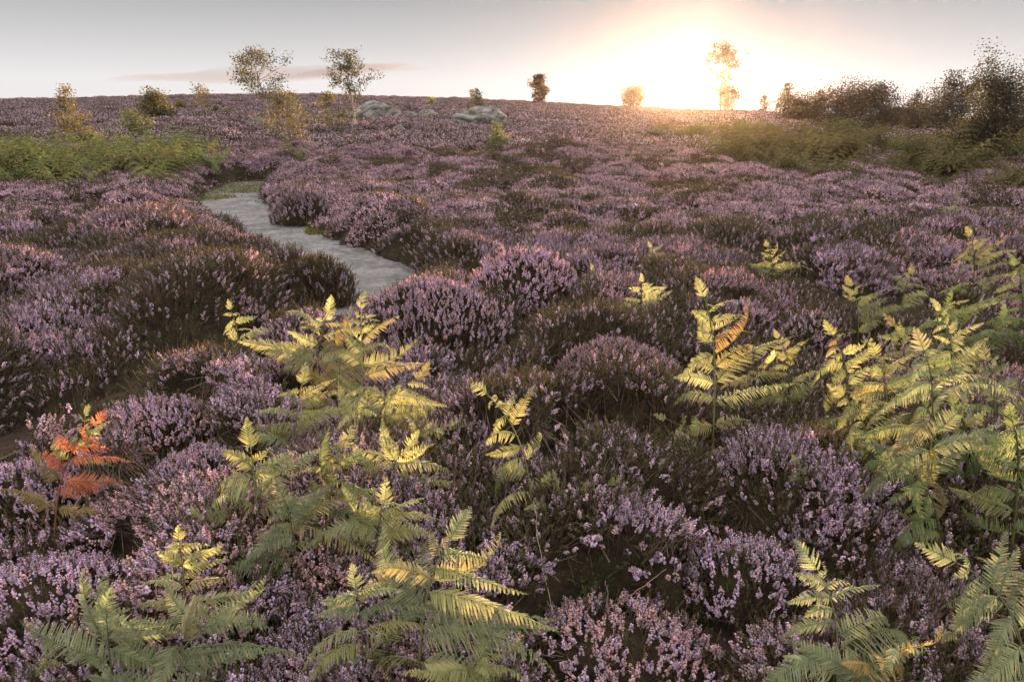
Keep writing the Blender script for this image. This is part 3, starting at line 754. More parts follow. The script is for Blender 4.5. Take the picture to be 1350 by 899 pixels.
# (base px, tip px, leaf branch length px, palette, n pairs, s0, yaw deg, bow, extra, label)
FERNS = [
    ((66, 722), (122, 560), 86, 'red', 8, .34, 10, .02, dict(droop=.9, tipmix=.25, second='o'), 'rust red withered fern leaning over the violet heather'),
    ((112, 690), (112, 548), 46, 'yg', 5, .55, -15, .05, dict(), 'small yellow green fern tip just above the rust red fern'),
    ((316, 520), (304, 408), 48, 'y', 4, .42, 20, .14, dict(droop=1.0), 'lone small yellow fern drooping beside the dark track'),
    ((412, 552), (432, 415), 90, 'y', 7, .35, 15, .05, dict(second='yg', droop=.8), 'tall pale yellow fern at the top left of the central clump'),
    ((478, 600), (476, 408), 80, 'y', 8, .30, -20, .06, dict(second='yg', droop=.8), 'tallest yellow fern in the central clump'),
    ((446, 570), (455, 440), 72, 'o', 6, .3, 35, .0, dict(droop=.8), 'orange tinged fern in the middle of the central clump'),
    ((480, 640), (548, 500), 92, 'yg', 7, .38, 0, -.1, dict(droop=.9, second='y'), 'yellow green fern arching to the right of the central clump'),
    ((440, 660), (590, 562), 84, 'gb', 7, .4, 25, -.25, dict(droop=.9, tipmix=.35), 'low fern stretching right out of the central clump'),
    ((345, 770), (330, 590), 110, 'yg', 8, .30, 20, .05, dict(second='gb', droop=.85, tipmix=.35), 'wide green fern on the left side of the central clump'),
    ((425, 770), (452, 590), 112, 'yg', 8, .30, -10, .05, dict(second='g', droop=.85, tipmix=.35), 'wide yellow green fern below the tall yellow ferns'),
    ((395, 800), (375, 660), 96, 'gb', 7, .30, 40, .05, dict(droop=.9, tipmix=.3), 'shaded blue green fern at the foot of the central clump'),
    ((505, 780), (505, 665), 110, 'y', 7, .3, 15, -.1, dict(droop=.8, second='yg'), 'straw yellow fern with broad fronds bottom centre'),
    ((552, 930), (592, 712), 130, 'gb', 8, .30, -15, -.08, dict(droop=.8, second='yg', tipmix=.4), 'large pale green fern at the bottom centre with light tips'),
    ((590, 960), (664, 862), 100, 'yg', 5, .3, 25, -.2, dict(droop=.9, tipmix=.4), 'low fern peeping in at the bottom edge below the large pale fern'),
    ((246, 890), (236, 712), 66, 'yg', 6, .45, 15, .08, dict(second='y', tipmix=.35), 'slim fern with a bare lower stem and yellow lobed top'),
    ((150, 960), (140, 808), 104, 'gb', 6, .42, -5, .05, dict(droop=.5, face=.6), 'dark green fern at the bottom left corner of the heath'),
    ((215, 960), (318, 796), 118, 'gb', 6, .35, 20, -.15, dict(droop=.7, face=.5, tipmix=.3), 'green fern arching right from the bottom left edge'),
    ((62, 955), (62, 868), 60, 'yg', 5, .4, 0, .05, dict(face=.6), 'little yellow green fern lowest at the left'),
    ((690, 740), (642, 520), 96, 'yg', 8, .40, 30, .30, dict(droop=1.0, tipmix=.4, second='y'), 'fern arching left over the low lilac bush'),
    ((702, 735), (800, 640), 84, 'yg', 6, .3, 10, -.2, dict(droop=.9, tipmix=.4), 'fern with a long lower frond reaching right over dark heather'),
    ((843, 448), (846, 372), 44, 'y', 5, .40, 0, .03, dict(face=.5), 'small bright yellow fern behind the bush with bare stems'),
    ((784, 420), (782, 358), 38, 'yg', 5, .35, 20, .03, dict(), 'small fern at the right foot of the broad heather bush'),
    ((866, 372), (858, 326), 34, 'yg', 5, .3, 0, .03, dict(lod=2), 'tiny fern in the heather well behind the bright yellow one'),
    ((938, 612), (928, 392), 100, 'y', 9, .24, 10, .05, dict(droop=.75, second='o'), 'tall golden fern right of centre, brightest of all'),
    ((975, 560), (1010, 480), 80, 'y', 6, .2, 0, -.1, dict(droop=.8, second='o'), 'golden fern tucked against the right side of the tall golden one'),
    ((935, 628), (878, 552), 52, 'yg', 5, .4, 20, .2, dict(droop=.9), 'small fern leaning left at the foot of the tall golden fern'),
    ((960, 640), (1120, 636), 66, 'g', 8, .25, 35, .0, dict(droop=.6, face=.5, tipmix=.3), 'bright green fern lying almost flat and pointing right'),
    ((1094, 622), (1092, 542), 38, 'g', 6, .25, 0, .05, dict(), 'short upright green fern above the flat lying one'),
    ((1018, 396), (1012, 326), 46, 'yg', 6, .3, 10, .05, dict(lod=2), 'yellow green fern standing alone behind the small grey heather bush'),
    ((1186, 446), (1200, 362), 66, 'yg', 6, .35, 0, -.1, dict(droop=.9), 'feathery fern left of the tall fern near the right edge'),
    ((1278, 425), (1280, 312), 66, 'yg', 7, .30, 15, .05, dict(), 'tall fern standing up against the heather near the right edge'),
    ((1222, 500), (1248, 402), 84, 'g', 6, .4, 0, -.1, dict(droop=.7), 'dark green fern with level fronds below the tall right fern'),
    ((1300, 500), (1320, 420), 84, 'g', 6, .35, 15, -.1, dict(droop=.7, face=.25), 'green fern spreading past the right edge below the tall one'),
    ((1116, 600), (1098, 442), 90, 'yg', 7, .3, 10, .05, dict(droop=.8, second='o'), 'bronze green fern at the left end of the right hand stand'),
    ((1168, 620), (1156, 470), 92, 'yg', 7, .3, -15, .05, dict(droop=.8, second='g'), 'olive fern second from the left in the right hand stand'),
    ((1214, 720), (1218, 462), 116, 'gb', 9, .34, 5, .04, dict(droop=.8, second='g'), 'tall blue green fern with a bare stem in the right hand stand'),
    ((1175, 700), (1150, 585), 96, 'g', 7, .25, 30, .05, dict(droop=.9), 'shaded green fern low in the right hand stand'),
    ((1270, 690), (1262, 540), 104, 'g', 8, .28, -20, .05, dict(droop=.85, second='yg'), 'mid green fern right of the bare stemmed one'),
    ((1255, 620), (1240, 410), 66, 'y', 7, .45, 15, .05, dict(second='yg'), 'yellowing fern rising at the back of the right hand stand'),
    ((1332, 770), (1336, 560), 112, 'g', 9, .3, -10, .0, dict(droop=.9, second='yg'), 'bright green fern cut by the right edge'),
    ((1150, 665), (1112, 522), 90, 'yg', 7, .3, 25, .05, dict(droop=.8), 'pale fern between the bronze green fern and the bare stemmed one'),
    ((1240, 745), (1184, 612), 100, 'g', 7, .3, 30, .1, dict(droop=.9, second='yg'), 'green fern drooping to the left in front of the bare stemmed one'),
    ((1306, 650), (1302, 476), 96, 'gb', 8, .3, -15, .05, dict(droop=.8, second='g'), 'tall shaded fern behind the bright green one at the right edge'),
    ((1196, 560), (1180, 432), 80, 'yg', 7, .35, 10, .05, dict(second='y'), 'fern with a golden top behind the olive fern'),
    ((386, 650), (398, 508), 84, 'yg', 7, .3, 20, .05, dict(second='gb'), 'fern in the shade under the pale yellow one atop the central clump'),
    ((512, 710), (536, 590), 92, 'yg', 7, .3, -10, -.1, dict(second='y', tipmix=.4), 'fern filling the middle of the central clump and leaning right'),
    ((478, 905), (470, 775), 96, 'gb', 7, .3, 20, .05, dict(second='yg'), 'pale green fern half hidden left of the large bottom centre one'),
    ((1040, 560), (1030, 452), 76, 'yg', 6, .3, 15, .05, dict(droop=.9, second='y'), 'pale yellow fern between the golden ferns and the bronze green fern'),
    ((1130, 470), (1122, 378), 62, 'yg', 6, .35, -10, .08, dict(droop=.9), 'thin yellow green fern behind the bronze green fern'),
    ((1345, 470), (1340, 350), 70, 'g', 6, .35, 10, .0, dict(droop=.8, second='yg'), 'green fern cut by the right edge behind the spreading one'),
    ((1250, 660), (1206, 520), 92, 'g', 7, .3, 15, .05, dict(droop=.9, second='yg', tipmix=.4), 'mid green fern crowding the left of the bare stemmed fern top'),
    ((1060, 690), (1052, 612), 52, 'gb', 5, .3, 20, .05, dict(droop=.9), 'low shaded fern under the flat lying green one'),
    ((1100, 950), (1078, 752), 118, 'gb', 8, .25, 10, .12, dict(droop=.8, tipmix=.4), 'pale green fern with curled light tips bottom right'),
    ((1110, 955), (1215, 850), 100, 'o', 6, .3, 20, -.2, dict(droop=.9, second='gb', tipmix=.5), 'half withered brown fern reaching right at the bottom'),
    ((1345, 960), (1262, 742), 132, 'gb', 9, .28, 20, .22, dict(droop=.8, second='yg', tipmix=.4), 'large pale green fern in the bottom right corner'),
    ((1128, 300), (1125, 268), 22, 'yg', 5, .2, 0, .03, dict(lod=2), 'tiny fern far right in the distant heather slope'),
    ((1255, 312), (1262, 262), 34, 'yg', 5, .2, 0, .03, dict(lod=2), 'faint fern behind the tall fern near the right edge'),
]
for i, (b, t, lp, pal, npairs, s0, yaw, bow, ex, lab) in enumerate(FERNS):
    B = ground_at(b[0], b[1], .12)
    # the base sits on the ground straight under that point
    Y = B[1]
    B3 = np.array([B[0], Y, float(terrain(B[0], Y)) - .02])
    rq = np.random.default_rng(4000 + i); T3 = at_depth(t[0], t[1], Y - (b[1] - t[1]) / FPX * Y * rq.choice([.45, .3, .1, -.1]))
    L = lp / FPX * math.hypot(Y, CAMH) * (1.22 if 'central clump' in lab or 'bottom' in lab else 1.0)
    kw = dict(ex); lod = kw.pop('lod', 1)
    bracken(B3, T3, L, pal, lab, npairs, s0, R(yaw), bow, lod=lod, seed=i, **kw)

# ---- bracken masses on the slopes (stuff)
def simple_fern(r, pal):
    s = Soup()
    H = r.uniform(.7, 1.0)
    for q in range(3):
        az = q * 2.1 + r.uniform(-.5, .5)
        out = np.array([math.cos(az), math.sin(az), 0])
        for j in range(7):
            t = j / 7; o = np.array([0, 0, H * (.35 + .5 * t)]) + out * H * .5 * t
            L = .42 * (1 - t * .85)
            for sg in (-1, 1):
                sd = np.array([-out[1], out[0], 0]) * sg
                X = unit(sd + out * .55 + np.array([0, 0, .3])); Zn = unit(np.array([0, 0, 1.]) - X * X[2]); Y = np.cross(Zn, X)
                s.add(*to_world(pinna(r, L * 1.25, L * .17, PAL[pal], .9, .3, 6, .1, 0, 3), o, X, Y, Zn)[:3])
    return s
FS = []
for k, pal in enumerate(['mg', 'my', 'mg', 'mg', 'ol', 'ol', 'ol', 'my']):
    me = simple_fern(np.random.default_rng(50 + k), pal).mesh('bracken_clump', [M['fern']]); FS.append(bpy.data.objects.new('bracken_clump', me))

def scatter_bracken(name, blobs, label, spacing, sc, off=0, thr=.42):
    P = []
    for (px, py, rx, ry) in blobs:
        g = ground_at(px, py)
        x, y = jitter_grid(g[0] - rx, g[0] + rx, g[1] - ry, g[1] + ry, spacing)
        q = ((x - g[0]) / rx) ** 2 + ((y - g[1]) / ry) ** 2 + 1.7 * (fbm(x / 1.3, y / 1.3, 33) - .5)
        k = (q < .9) & (path_dist(x, y) > .45); P.append(np.stack([x[k], y[k], terrain(x[k], y[k]) + .05, q[k]], 1))
    P = np.concatenate(P); edge = 1.12 - .5 * np.clip(P[:, 3], 0, 1); P = P[:, :3].copy(); n = len(P)
    rot = np.stack([rng.normal(0, .15, n), rng.normal(0, .15, n), rng.uniform(0, 6.28, n)], 1)
    idx = np.where(fbm(P[:, 0] / 2.5, P[:, 1] / 2.5, 63) > .52, 1 + 0 * P[:, 0], rng.integers(0, 4, n)).astype(int) + off
    lump = fbm(P[:, 0] / 1.4, P[:, 1] / 1.4, 83)
    P[:, 2] += canopy(P[:, 0], P[:, 1]) * .25
    kp = lump > thr; P, rot, idx, lump, edge = P[kp], rot[kp], idx[kp], lump[kp], edge[kp]; n = len(P)
    o = gn_scatter(name, P, rot, rng.uniform(*sc, n) * (.2 + 1.6 * lump) * edge, idx, FS)
    tag(o, label, 'bracken', kind='stuff')
scatter_bracken('bracken', BR_BLOBS, 'mass of green bracken on the left slope beyond the heather', .70, (.8, 1.5), 0, .49)
scatter_bracken('bracken', BR_RIGHT, 'olive bracken spreading down the right slope below the trees', .85, (.9, 1.4), 4, .535)

# ------------------------------------------------------------------ trees
def tree(name, base, H, W, label, cat='tree', t0=.25, limbs=16, leaves=2200, ls=.10, col=((.07, .08, .025), (.11, .10, .03)), bark='bark', lean=(0, 0), rise=.6, prof='oval', clump=.22, group=None, r0=None, droopy=0., twig=4, seed=0, gap=.0):
    r = np.random.default_rng(300 + seed)
    root = bpy.data.objects.new(name, None); C.objects.link(root); root.location = base; root.empty_display_size = .3
    tag(root, label, cat, group)
    tr = Soup(); n = 12; tt = np.linspace(0, 1, n)
    wob = np.cumsum(r.normal(0, .012 * H, (n, 2)), 0); wob -= wob[0]
    P = np.stack([lean[0] * H * tt ** 1.3 + wob[:, 0], lean[1] * H * tt + wob[:, 1], H * .96 * tt - .1], 1)
    r0 = r0 or H * .016
    v, f = tube(P, r0 * (1 - tt * .9) + .006, 7); tr.add(v, f, (.1, .1, .1))
    tips = []; wts = []
    for k in range(limbs):
        t = t0 + (1 - t0) * ((k + r.random()) / limbs) ** .9
        t = min(t, .985)
        o = np.array([np.interp(t, tt, P[:, q]) for q in range(3)])
        az = k * 2.4 + r.normal(0, .4); q = (t - t0) / (1 - t0)
        pr = {'oval': math.sin(math.pi * (.18 + .78 * q)) ** .8, 'cone': (1 - q) ** .8 + .12, 'top': min(1, .35 + 1.3 * q) * (1.25 - q), 'column': .8 + .2 * math.sin(6 * q) - .45 * q ** 3}[prof]
        L = W * .5 * pr * r.uniform(.7, 1.15)
        el = rise * (1 + .4 * q) + r.normal(0, .12)
        d = np.array([math.cos(az) * math.cos(el), math.sin(az) * math.cos(el), math.sin(el)])
        m = 6; s_ = np.linspace(0, 1, m)[:, None]
        Q = o + d * L * s_ + np.array([0, 0, -droopy * L]) * s_ ** 2 + np.cumsum(r.normal(0, .03 * L, (m, 3)), 0) * (s_ > 0)
        v, f = tube(Q, np.linspace(r0 * .38 * (1 - t * .6), .005, m), 4); tr.add(v, f, (.1, .1, .1))
        for w in range(twig):
            s1 = r.uniform(.3, 1); b = np.array([np.interp(s1, s_[:, 0], Q[:, c]) for c in range(3)])
            dd = unit(d + r.normal(0, .7, 3)); l2 = L * r.uniform(.25, .5)
            e = b + dd * l2 + np.array([0, 0, -droopy * l2])
            v, f = tube([b, (b + e) / 2 + r.normal(0, .02 * L, 3), e], [.008, .006, .003], 3); tr.add(v, f, (.1, .1, .1))
            if r.random() > gap:
                tips.append((b + e) / 2); wts.append(max(L, .2)); tips.append(e); wts.append(max(L, .2))
        tips.append(Q[-1]); wts.append(max(L, .2)); tips.append(Q[3]); wts.append(max(L, .2) * .6)
    link('trunk', tr.mesh('trunk', [M[bark]], True), root)
    tips = np.array(tips); wts = np.array(wts) * r.lognormal(0, .9, len(wts)); pk = r.choice(len(tips), leaves, p=wts / wts.sum())
    sg = np.full(leaves, clump * W * .36)
    ctr = tips[pk] + np.clip(r.normal(0, 1, (leaves, 3)), -1.5, 1.5) * sg[:, None] * np.array([1, 1, .8])
    ctr[:, 2] = np.maximum(ctr[:, 2], .05)
    a = r.normal(0, 1, (leaves, 3)); a /= np.linalg.norm(a, axis=1)[:, None]
    b = np.cross(a, r.normal(0, 1, (leaves, 3))); b /= np.linalg.norm(b, axis=1)[:, None]
    sz = (ls * r.uniform(.6, 1.3, leaves))[:, None]
    V = np.stack([ctr - a * sz, ctr + b * sz * .6, ctr + a * sz, ctr - b * sz * .6], 1).reshape(-1, 3)
    i = np.arange(leaves) * 4
    F = np.concatenate([np.stack([i, i + 1, i + 2], 1), np.stack([i, i + 2, i + 3], 1)])
    cl = r.random(len(tips))[pk][:, None] * .7 + r.random((leaves, 1)) * .3
    cc = np.array(col[0]) * (1 - cl) + np.array(col[1]) * cl
    cc = cc * r.uniform(.75, 1.3, (leaves, 1))
    link('crown', make_mesh('crown', V, F, [M['leaf']], None, np.repeat(cc, 4, 0)), root)
    return root

DK = ((.036, .027, .012), (.064, .045, .018)); GO = ((.10, .09, .028), (.18, .135, .04)); OL = ((.08, .09, .03), (.14, .13, .04)); LG = ((.11, .14, .04), (.17, .18, .05)); RU = ((.055, .04, .015), (.10, .068, .022))
def tpx(name, bpx, top, wpx, label, cat='tree', Y=None, **k):
    if Y is None:
        g = ground_at(*bpx)
        if g[1] > 150: Y = 149.
        else: Y = g[1]
    x = at_depth(bpx[0], bpx[1], Y)[0]; z = float(terrain(x, Y))
    H = at_depth(bpx[0], top, Y)[2] - z
    W = wpx / FPX * Y / (CT + (449.5 - bpx[1]) / FPX * ST)
    k.setdefault('ls', max(.035, min(.16, Y * .0011 + .01)))
    return tree(name, (x, Y, z), H, W, label, cat, **k)

BT = 'birches scattered over the left slope'
tpx('birch_tree', (108, 208), 108, 42, 'narrow golden birch rising out of the left bracken', prof='cone', t0=.05, limbs=34, leaves=3600, col=GO, bark='birch_bark', clump=.3, seed=1, rise=.5)
tpx('birch_bush', (180, 196), 144, 38, 'pale green bushy birch right of the golden one', 'bush', prof='oval', t0=.04, limbs=22, leaves=1800, col=LG, clump=.3, seed=2)
tpx('round_bush', (211, 166), 119, 44, 'dense dark rounded bush high on the left slope', 'bush', prof='column', t0=.03, limbs=34, leaves=4200, col=((.06, .06, .02), (.15, .12, .03)), clump=.3, seed=3, rise=.45)
tpx('small_shrub', (240, 152), 136, 18, 'small golden shrub just right of the dense rounded bush', 'bush', prof='oval', t0=.03, limbs=12, leaves=700, col=GO, clump=.35, seed=4)
tpx('birch_sapling', (277, 166), 113, 30, 'thin leaning sapling with sparse leaves on the left slope', lean=(-.22, 0), t0=.4, prof='oval', limbs=14, leaves=700, col=GO, bark='birch_bark', clump=.3, seed=5)
tpx('small_shrub', (287, 156), 140, 12, 'tiny golden shrub below the leaning sapling', 'bush', t0=.03, limbs=10, leaves=350, col=GO, clump=.4, seed=6)
tpx('small_shrub', (309, 160), 145, 20, 'low green shrub between the sapling and the white birch', 'bush', t0=.03, limbs=10, leaves=500, col=LG, clump=.4, seed=7)
tpx('birch_tree', (359, 168), 68, 98, 'white trunked birch with an open windblown crown', lean=(-.14, 0), t0=.34, prof='top', limbs=30, leaves=3400, col=((.06, .055, .02), (.13, .10, .035)), bark='birch_bark', clump=.11, seed=8, rise=.55, gap=.25, twig=7)
tpx('birch_tree', (385, 212), 122, 62, 'bushy birch with a golden top in front of the white trunked one', t0=.06, prof='oval', limbs=30, leaves=3600, col=((.08, .08, .028), (.16, .125, .038)), bark='birch_bark', clump=.3, seed=9, rise=.7)
tpx('birch_tree', (468, 184), 70, 66, 'slim birch with a dark tufted crown above the boulders', lean=(-.07, 0), t0=.42, prof='oval', limbs=28, leaves=2800, col=((.05, .05, .018), (.10, .085, .03)), bark='birch_bark', clump=.13, seed=10, gap=.2, twig=7)
tpx('small_shrub', (440, 186), 152, 60, 'low olive shrub at the foot of the slim birch', 'bush', t0=.03, limbs=18, leaves=1200, col=OL, clump=.4, seed=11)
tpx('small_shrub', (430, 152), 124, 26, 'golden shrub left of the slim birch on the slope', 'bush', t0=.1, limbs=14, leaves=800, col=GO, clump=.35, seed=12)
tpx('small_shrub', (510, 158), 138, 18, 'green shrub growing against the wide dark boulder', 'bush', t0=.03, limbs=10, leaves=500, col=LG, clump=.4, seed=13)
tpx('small_shrub', (570, 145), 129, 14, 'small green shrub above the middle boulders', 'bush', t0=.03, limbs=10, leaves=400, col=LG, clump=.4, seed=14)
tpx('birch_sapling', (628, 146), 119, 20, 'little tree behind the big pale boulder', t0=.12, limbs=16, leaves=900, col=((.08, .08, .025), (.14, .12, .035)), clump=.3, seed=15)
tpx('small_shrub', (656, 208), 162, 30, 'upright green shrub right of the big pale boulder', 'bush', t0=.05, prof='column', limbs=18, leaves=1200, col=LG, clump=.35, seed=16)
tpx('ridge_tree', (709, 133), 100, 25, 'compact dark round tree alone on the ridge', Y=148, t0=.10, prof='oval', limbs=34, leaves=4200, col=DK, clump=.26, seed=17)
tpx('ridge_bush', (833, 142), 119, 30, 'low dark bush on the ridge left of the sun', 'bush', Y=147, t0=.05, prof='oval', limbs=28, leaves=3600, col=DK, clump=.36, seed=18, ls=.14)
tpx('ridge_tree', (950, 144), 66, 60, 'tall ragged tree on the ridge beside the setting sun', Y=146, t0=.3, prof='oval', limbs=34, leaves=2900, col=RU, clump=.11, seed=19, gap=.3, ls=.17, twig=6, lean=(.02, 0), rise=.8)
tpx('ridge_bush', (958, 146), 118, 34, 'low bush at the foot of the tall ragged ridge tree', 'bush', Y=143, t0=.04, limbs=24, leaves=3200, col=RU, clump=.3, seed=20, ls=.14)
tpx('ridge_tree', (1033, 148), 107, 22, 'feathery small tree on the ridge right of the sun', Y=146, t0=.15, prof='cone', limbs=20, leaves=1100, col=RU, clump=.26, seed=21)
tpx('ridge_bush', (1008, 146), 128, 18, 'tiny bush left of the feathery ridge tree', 'bush', Y=146, t0=.04, limbs=10, leaves=600, col=RU, clump=.3, seed=22)
tpx('ridge_tree', (1076, 150), 119, 24, 'small pointed tree between the feathery tree and dark thicket', Y=140, t0=.1, prof='cone', limbs=18, leaves=1100, col=RU, clump=.3, seed=23)
GR = None
for j, (bx, by, top, w, lab, c) in enumerate([
        (1052, 166, 140, 60, 'low dark scrub at the left end of the right hand thicket', RU),
        (1098, 178, 130, 70, 'dark scrub bush in front of the pointed ridge tree', RU),
        (1122, 185, 117, 74, 'dark thicket bush with a bumpy top, left half of the pair', DK),
        (1150, 186, 116, 66, 'dark thicket bush with a bumpy top, right half of the pair', DK),
        (1112, 206, 168, 56, 'olive bush in front of the dark thicket', OL),
        (1178, 176, 150, 50, 'low dark bush filling the dip right of the thicket', DK),
        (1216, 182, 150, 74, 'low dark scrub under the spindly tree', DK),
        (1250, 186, 126, 84, 'broad dark bush behind the big right hand tree', DK)]):
    tpx('scrub_bush', (bx, by), top, w, lab, 'bush', t0=.03, prof='oval', limbs=40, leaves=6500, col=c, clump=.3, seed=30 + j, rise=.5)
tpx('spindly_tree', (1200, 178), 119, 30, 'spindly feathery tree standing above the low scrub', t0=.2, prof='cone', limbs=20, leaves=1300, col=DK, clump=.26, seed=40, gap=.2)
tpx('scrub_tree', (1246, 190), 97, 46, 'tree with a round top behind the big right hand tree', t0=.3, prof='oval', limbs=24, leaves=2600, col=DK, clump=.22, seed=41)
tpx('birch_tree', (1292, 240), 110, 126, 'big multi-branched dark tree at the right edge', t0=.05, prof='oval', limbs=54, leaves=15000, col=((.03, .03, .012), (.075, .06, .022)), clump=.2, seed=42, rise=.85, twig=6)
tpx('birch_tree', (1345, 238), 114, 90, 'dark tree cut by the right edge behind the big one', Y=27.5, t0=.06, prof='oval', limbs=40, leaves=11000, col=DK, clump=.22, seed=43, rise=.8, twig=6)
tpx('scrub_bush', (1268, 236), 160, 64, 'golden olive bush at the left foot of the big right hand tree', 'bush', t0=.03, prof='oval', limbs=34, leaves=6000, col=((.08, .07, .02), (.15, .11, .03)), clump=.3, seed=44)

# ------------------------------------------------------------------ boulders
def boulder(k):
    label, seed = BOULDERS[k][4:6]; gx, Y, gz, w, h = BLD3[k]; g = (gx, Y, gz)
    bm = bmesh.new(); bmesh.ops.create_icosphere(bm, subdivisions=5, radius=1)
    r = np.random.default_rng(seed)
    from mathutils import noise as mn
    off = Vector(r.uniform(-50, 50, 3))
    for v in bm.verts:
        q = v.co.copy(); k = 1 + .34 * mn.noise(q * 1.0 + off) + .12 * mn.noise(q * 2.3 + off) - .16 * max(0, .12 - abs(mn.noise(q * Vector((1.2, 1.2, 2.6)) + off))) / .12 + .025 * mn.noise(q * 8 + off)
        # flattened facets
        q = q * k; q.z = math.copysign(abs(q.z) ** .85, q.z)
        v.co = Vector((q.x * w * .5, q.y * w * .42, q.z * h * .95 - h * .05))
    me = bpy.data.meshes.new('boulder'); bm.to_mesh(me); bm.free(); me.materials.append(M['rock']); me.polygons.foreach_set('use_smooth', np.full(len(me.polygons), True))
    o = link('boulder', me, None, (g[0], Y, g[2] + .12)); o.rotation_euler.z = r.uniform(-.3, .3)
    tag(o, label, 'boulder', 'gritstone boulders on the slope')

for k in range(len(BOULDERS)): boulder(k)

# ------------------------------------------------------------------ grass by the path, bilberry, dead twigs
def grass_patch(spots):
    s = Soup()
    for (px, py, rx, ry, n, hgt) in spots:
        g = ground_at(px, py)
        for q in range(n):
            a = rng.uniform(0, 6.28); rr = math.sqrt(rng.random()); x = g[0] + rx * rr * math.cos(a); y = g[1] + ry * rr * math.sin(a)
            z = float(terrain(x, y)) + .01; b = rng.uniform(0, 6.28); h = hgt * rng.uniform(.5, 1.3); le = rng.normal(0, .5, 2) * h
            sd = np.array([math.cos(b), math.sin(b), 0]) * .006
            p = np.array([x, y, z]); m = p + np.array([le[0] * .3, le[1] * .3, h * .6]); e = p + np.array([le[0], le[1], h])
            c = np.array([.14, .16, .04]) * rng.uniform(.6, 1.3) if rng.random() < .75 else np.array([.25, .2, .08])
            s.add([p - sd, p + sd, m - sd * .7, m + sd * .7, e], [(0, 1, 2), (1, 3, 2), (2, 3, 4)], c)
    o = link('grass', s.mesh('grass', [M['hleaf']])); tag(o, 'short green grass along the edges of the pale path', 'grass', kind='stuff')
grass_patch([(300, 250, 1.5, 1.6, 2600, .07), (280, 262, .6, .6, 900, .06), (340, 250, .7, 1.2, 900, .05), (428, 302, .30, .8, 1500, .08), (395, 290, .2, .6, 500, .07), (262, 250, .6, 1.0, 700, .08)])

def pebbles():
    s = Soup(); r = np.random.default_rng(77)
    for q in range(700):
        i = r.integers(5, 130); sd_ = r.choice([-1, 1]); off = PW[i] * (1.0 - abs(r.normal(0, .22)))
        x, y = PQ[i] + Nn[i] * sd_ * off + r.normal(0, .05, 2); z = float(terrain(x, y)) + .012
        a = r.uniform(.006, .022) * (1 + (r.random() < .06) * 1.6)
        ang = np.arange(5) / 5 * 6.283 + r.uniform(0, 6)
        ring = np.stack([np.cos(ang) * a * r.uniform(.7, 1.3, 5), np.sin(ang) * a * r.uniform(.7, 1.3, 5), np.full(5, -.004)], 1) + [x, y, z]
        top = np.stack([np.cos(ang) * a * .55, np.sin(ang) * a * .55, a * r.uniform(.4, .8, 5)], 1) + [x, y, z]
        F = []
        for k in range(5):
            b = (k + 1) % 5; F += [(k, b, 5 + b), (k, 5 + b, 5 + k)]
        F += [(5, 6, 7), (5, 7, 8), (5, 8, 9)]
        s.add(np.concatenate([ring, top]), F, np.array([.22, .21, .20]) * r.uniform(.4, 1.5))
    tag(link('gravel', s.mesh('gravel', [M['stalk']])), 'loose grit and small stones along the path edges', 'gravel', kind='stuff')
pebbles()

def bilberry(px, py, label, seed, n=16, h=.22):
    r = np.random.default_rng(seed); g = ground_at(px, py, .1)
    root = bpy.data.objects.new('bilberry_plant', None); C.objects.link(root); root.location = g; root.empty_display_size = .1
    tag(root, label, 'plant', 'green leafy plants among the heather')
    st, lv = Soup(), Soup()
    for k in range(n):
        a = r.uniform(0, 6.28); le = r.uniform(.05, .22); H = h * r.uniform(.6, 1.2)
        t = np.linspace(0, 1, 6)[:, None]; P = np.array([math.cos(a), math.sin(a), 0]) * le * t ** 1.3 + np.array([0, 0, H]) * t + r.normal(0, .004, (6, 3))
        v, f = tube(P, np.linspace(.0018, .0008, 6), 3); st.add(v, f, (.10, .13, .04))
        for q in range(16):
            u = r.uniform(.25, 1); o = np.array([np.interp(u, t[:, 0], P[:, c]) for c in range(3)]); d = unit(r.normal(0, 1, 3) + np.array([0, 0, .4])); w = unit(np.cross(d, r.normal(0, 1, 3))); l = r.uniform(.010, .019)
            lv.add([o, o + d * l * .5 + w * l * .32, o + d * l, o + d * l * .5 - w * l * .32], [(0, 1, 2), (0, 2, 3)], np.array([.09, .16, .04]) * r.uniform(.7, 1.4))
    link('stems', st.mesh('stems', [M['stalk']]), root); link('leaves', lv.mesh('leaves', [M['fern']]), root)
bilberry(775, 765, 'green bilberry plant in the hollow above the bottom pink heather', 1, 26, .26)
bilberry(745, 785, 'bilberry plant left of the one in the hollow, by the dead white twig', 2, 18, .2)
bilberry(815, 700, 'bilberry plant between the small salmon bush and the hollow', 3, 16, .2)

def twig(pts, Y0, rad, label, col, name='dead_twig', branch=()):
    s = Soup()
    for k, pl in enumerate([pts] + list(branch)):
        P = np.array([at_depth(px, py, Y0 + dy) for px, py, dy in pl])
        t = np.linspace(0, 1, len(P)); tt = np.linspace(0, 1, 14)
        Q = np.stack([np.interp(tt, t, P[:, c]) for c in range(3)], 1) + rng.normal(0, .0025, (14, 3))
        v, f = tube(Q, np.linspace(rad, rad * .4, 14) * (1 if k == 0 else .6), 5); s.add(v, f, np.array(col))
    # root the twig in the ground below its lowest point
    low = at_depth(pts[0][0], pts[0][1], Y0 + pts[0][2])
    gz = float(terrain(low[0], low[1])); v, f = tube([[low[0] + .02, low[1], gz - .02], low], [rad * 1.1, rad], 5); s.add(v, f, np.array(col))
    o = link(name, s.mesh(name, [M['stalk']], True)); tag(o, label, 'twig', 'bare dead twigs among the heather')
y1 = ground_at(680, 760, .2)[1]
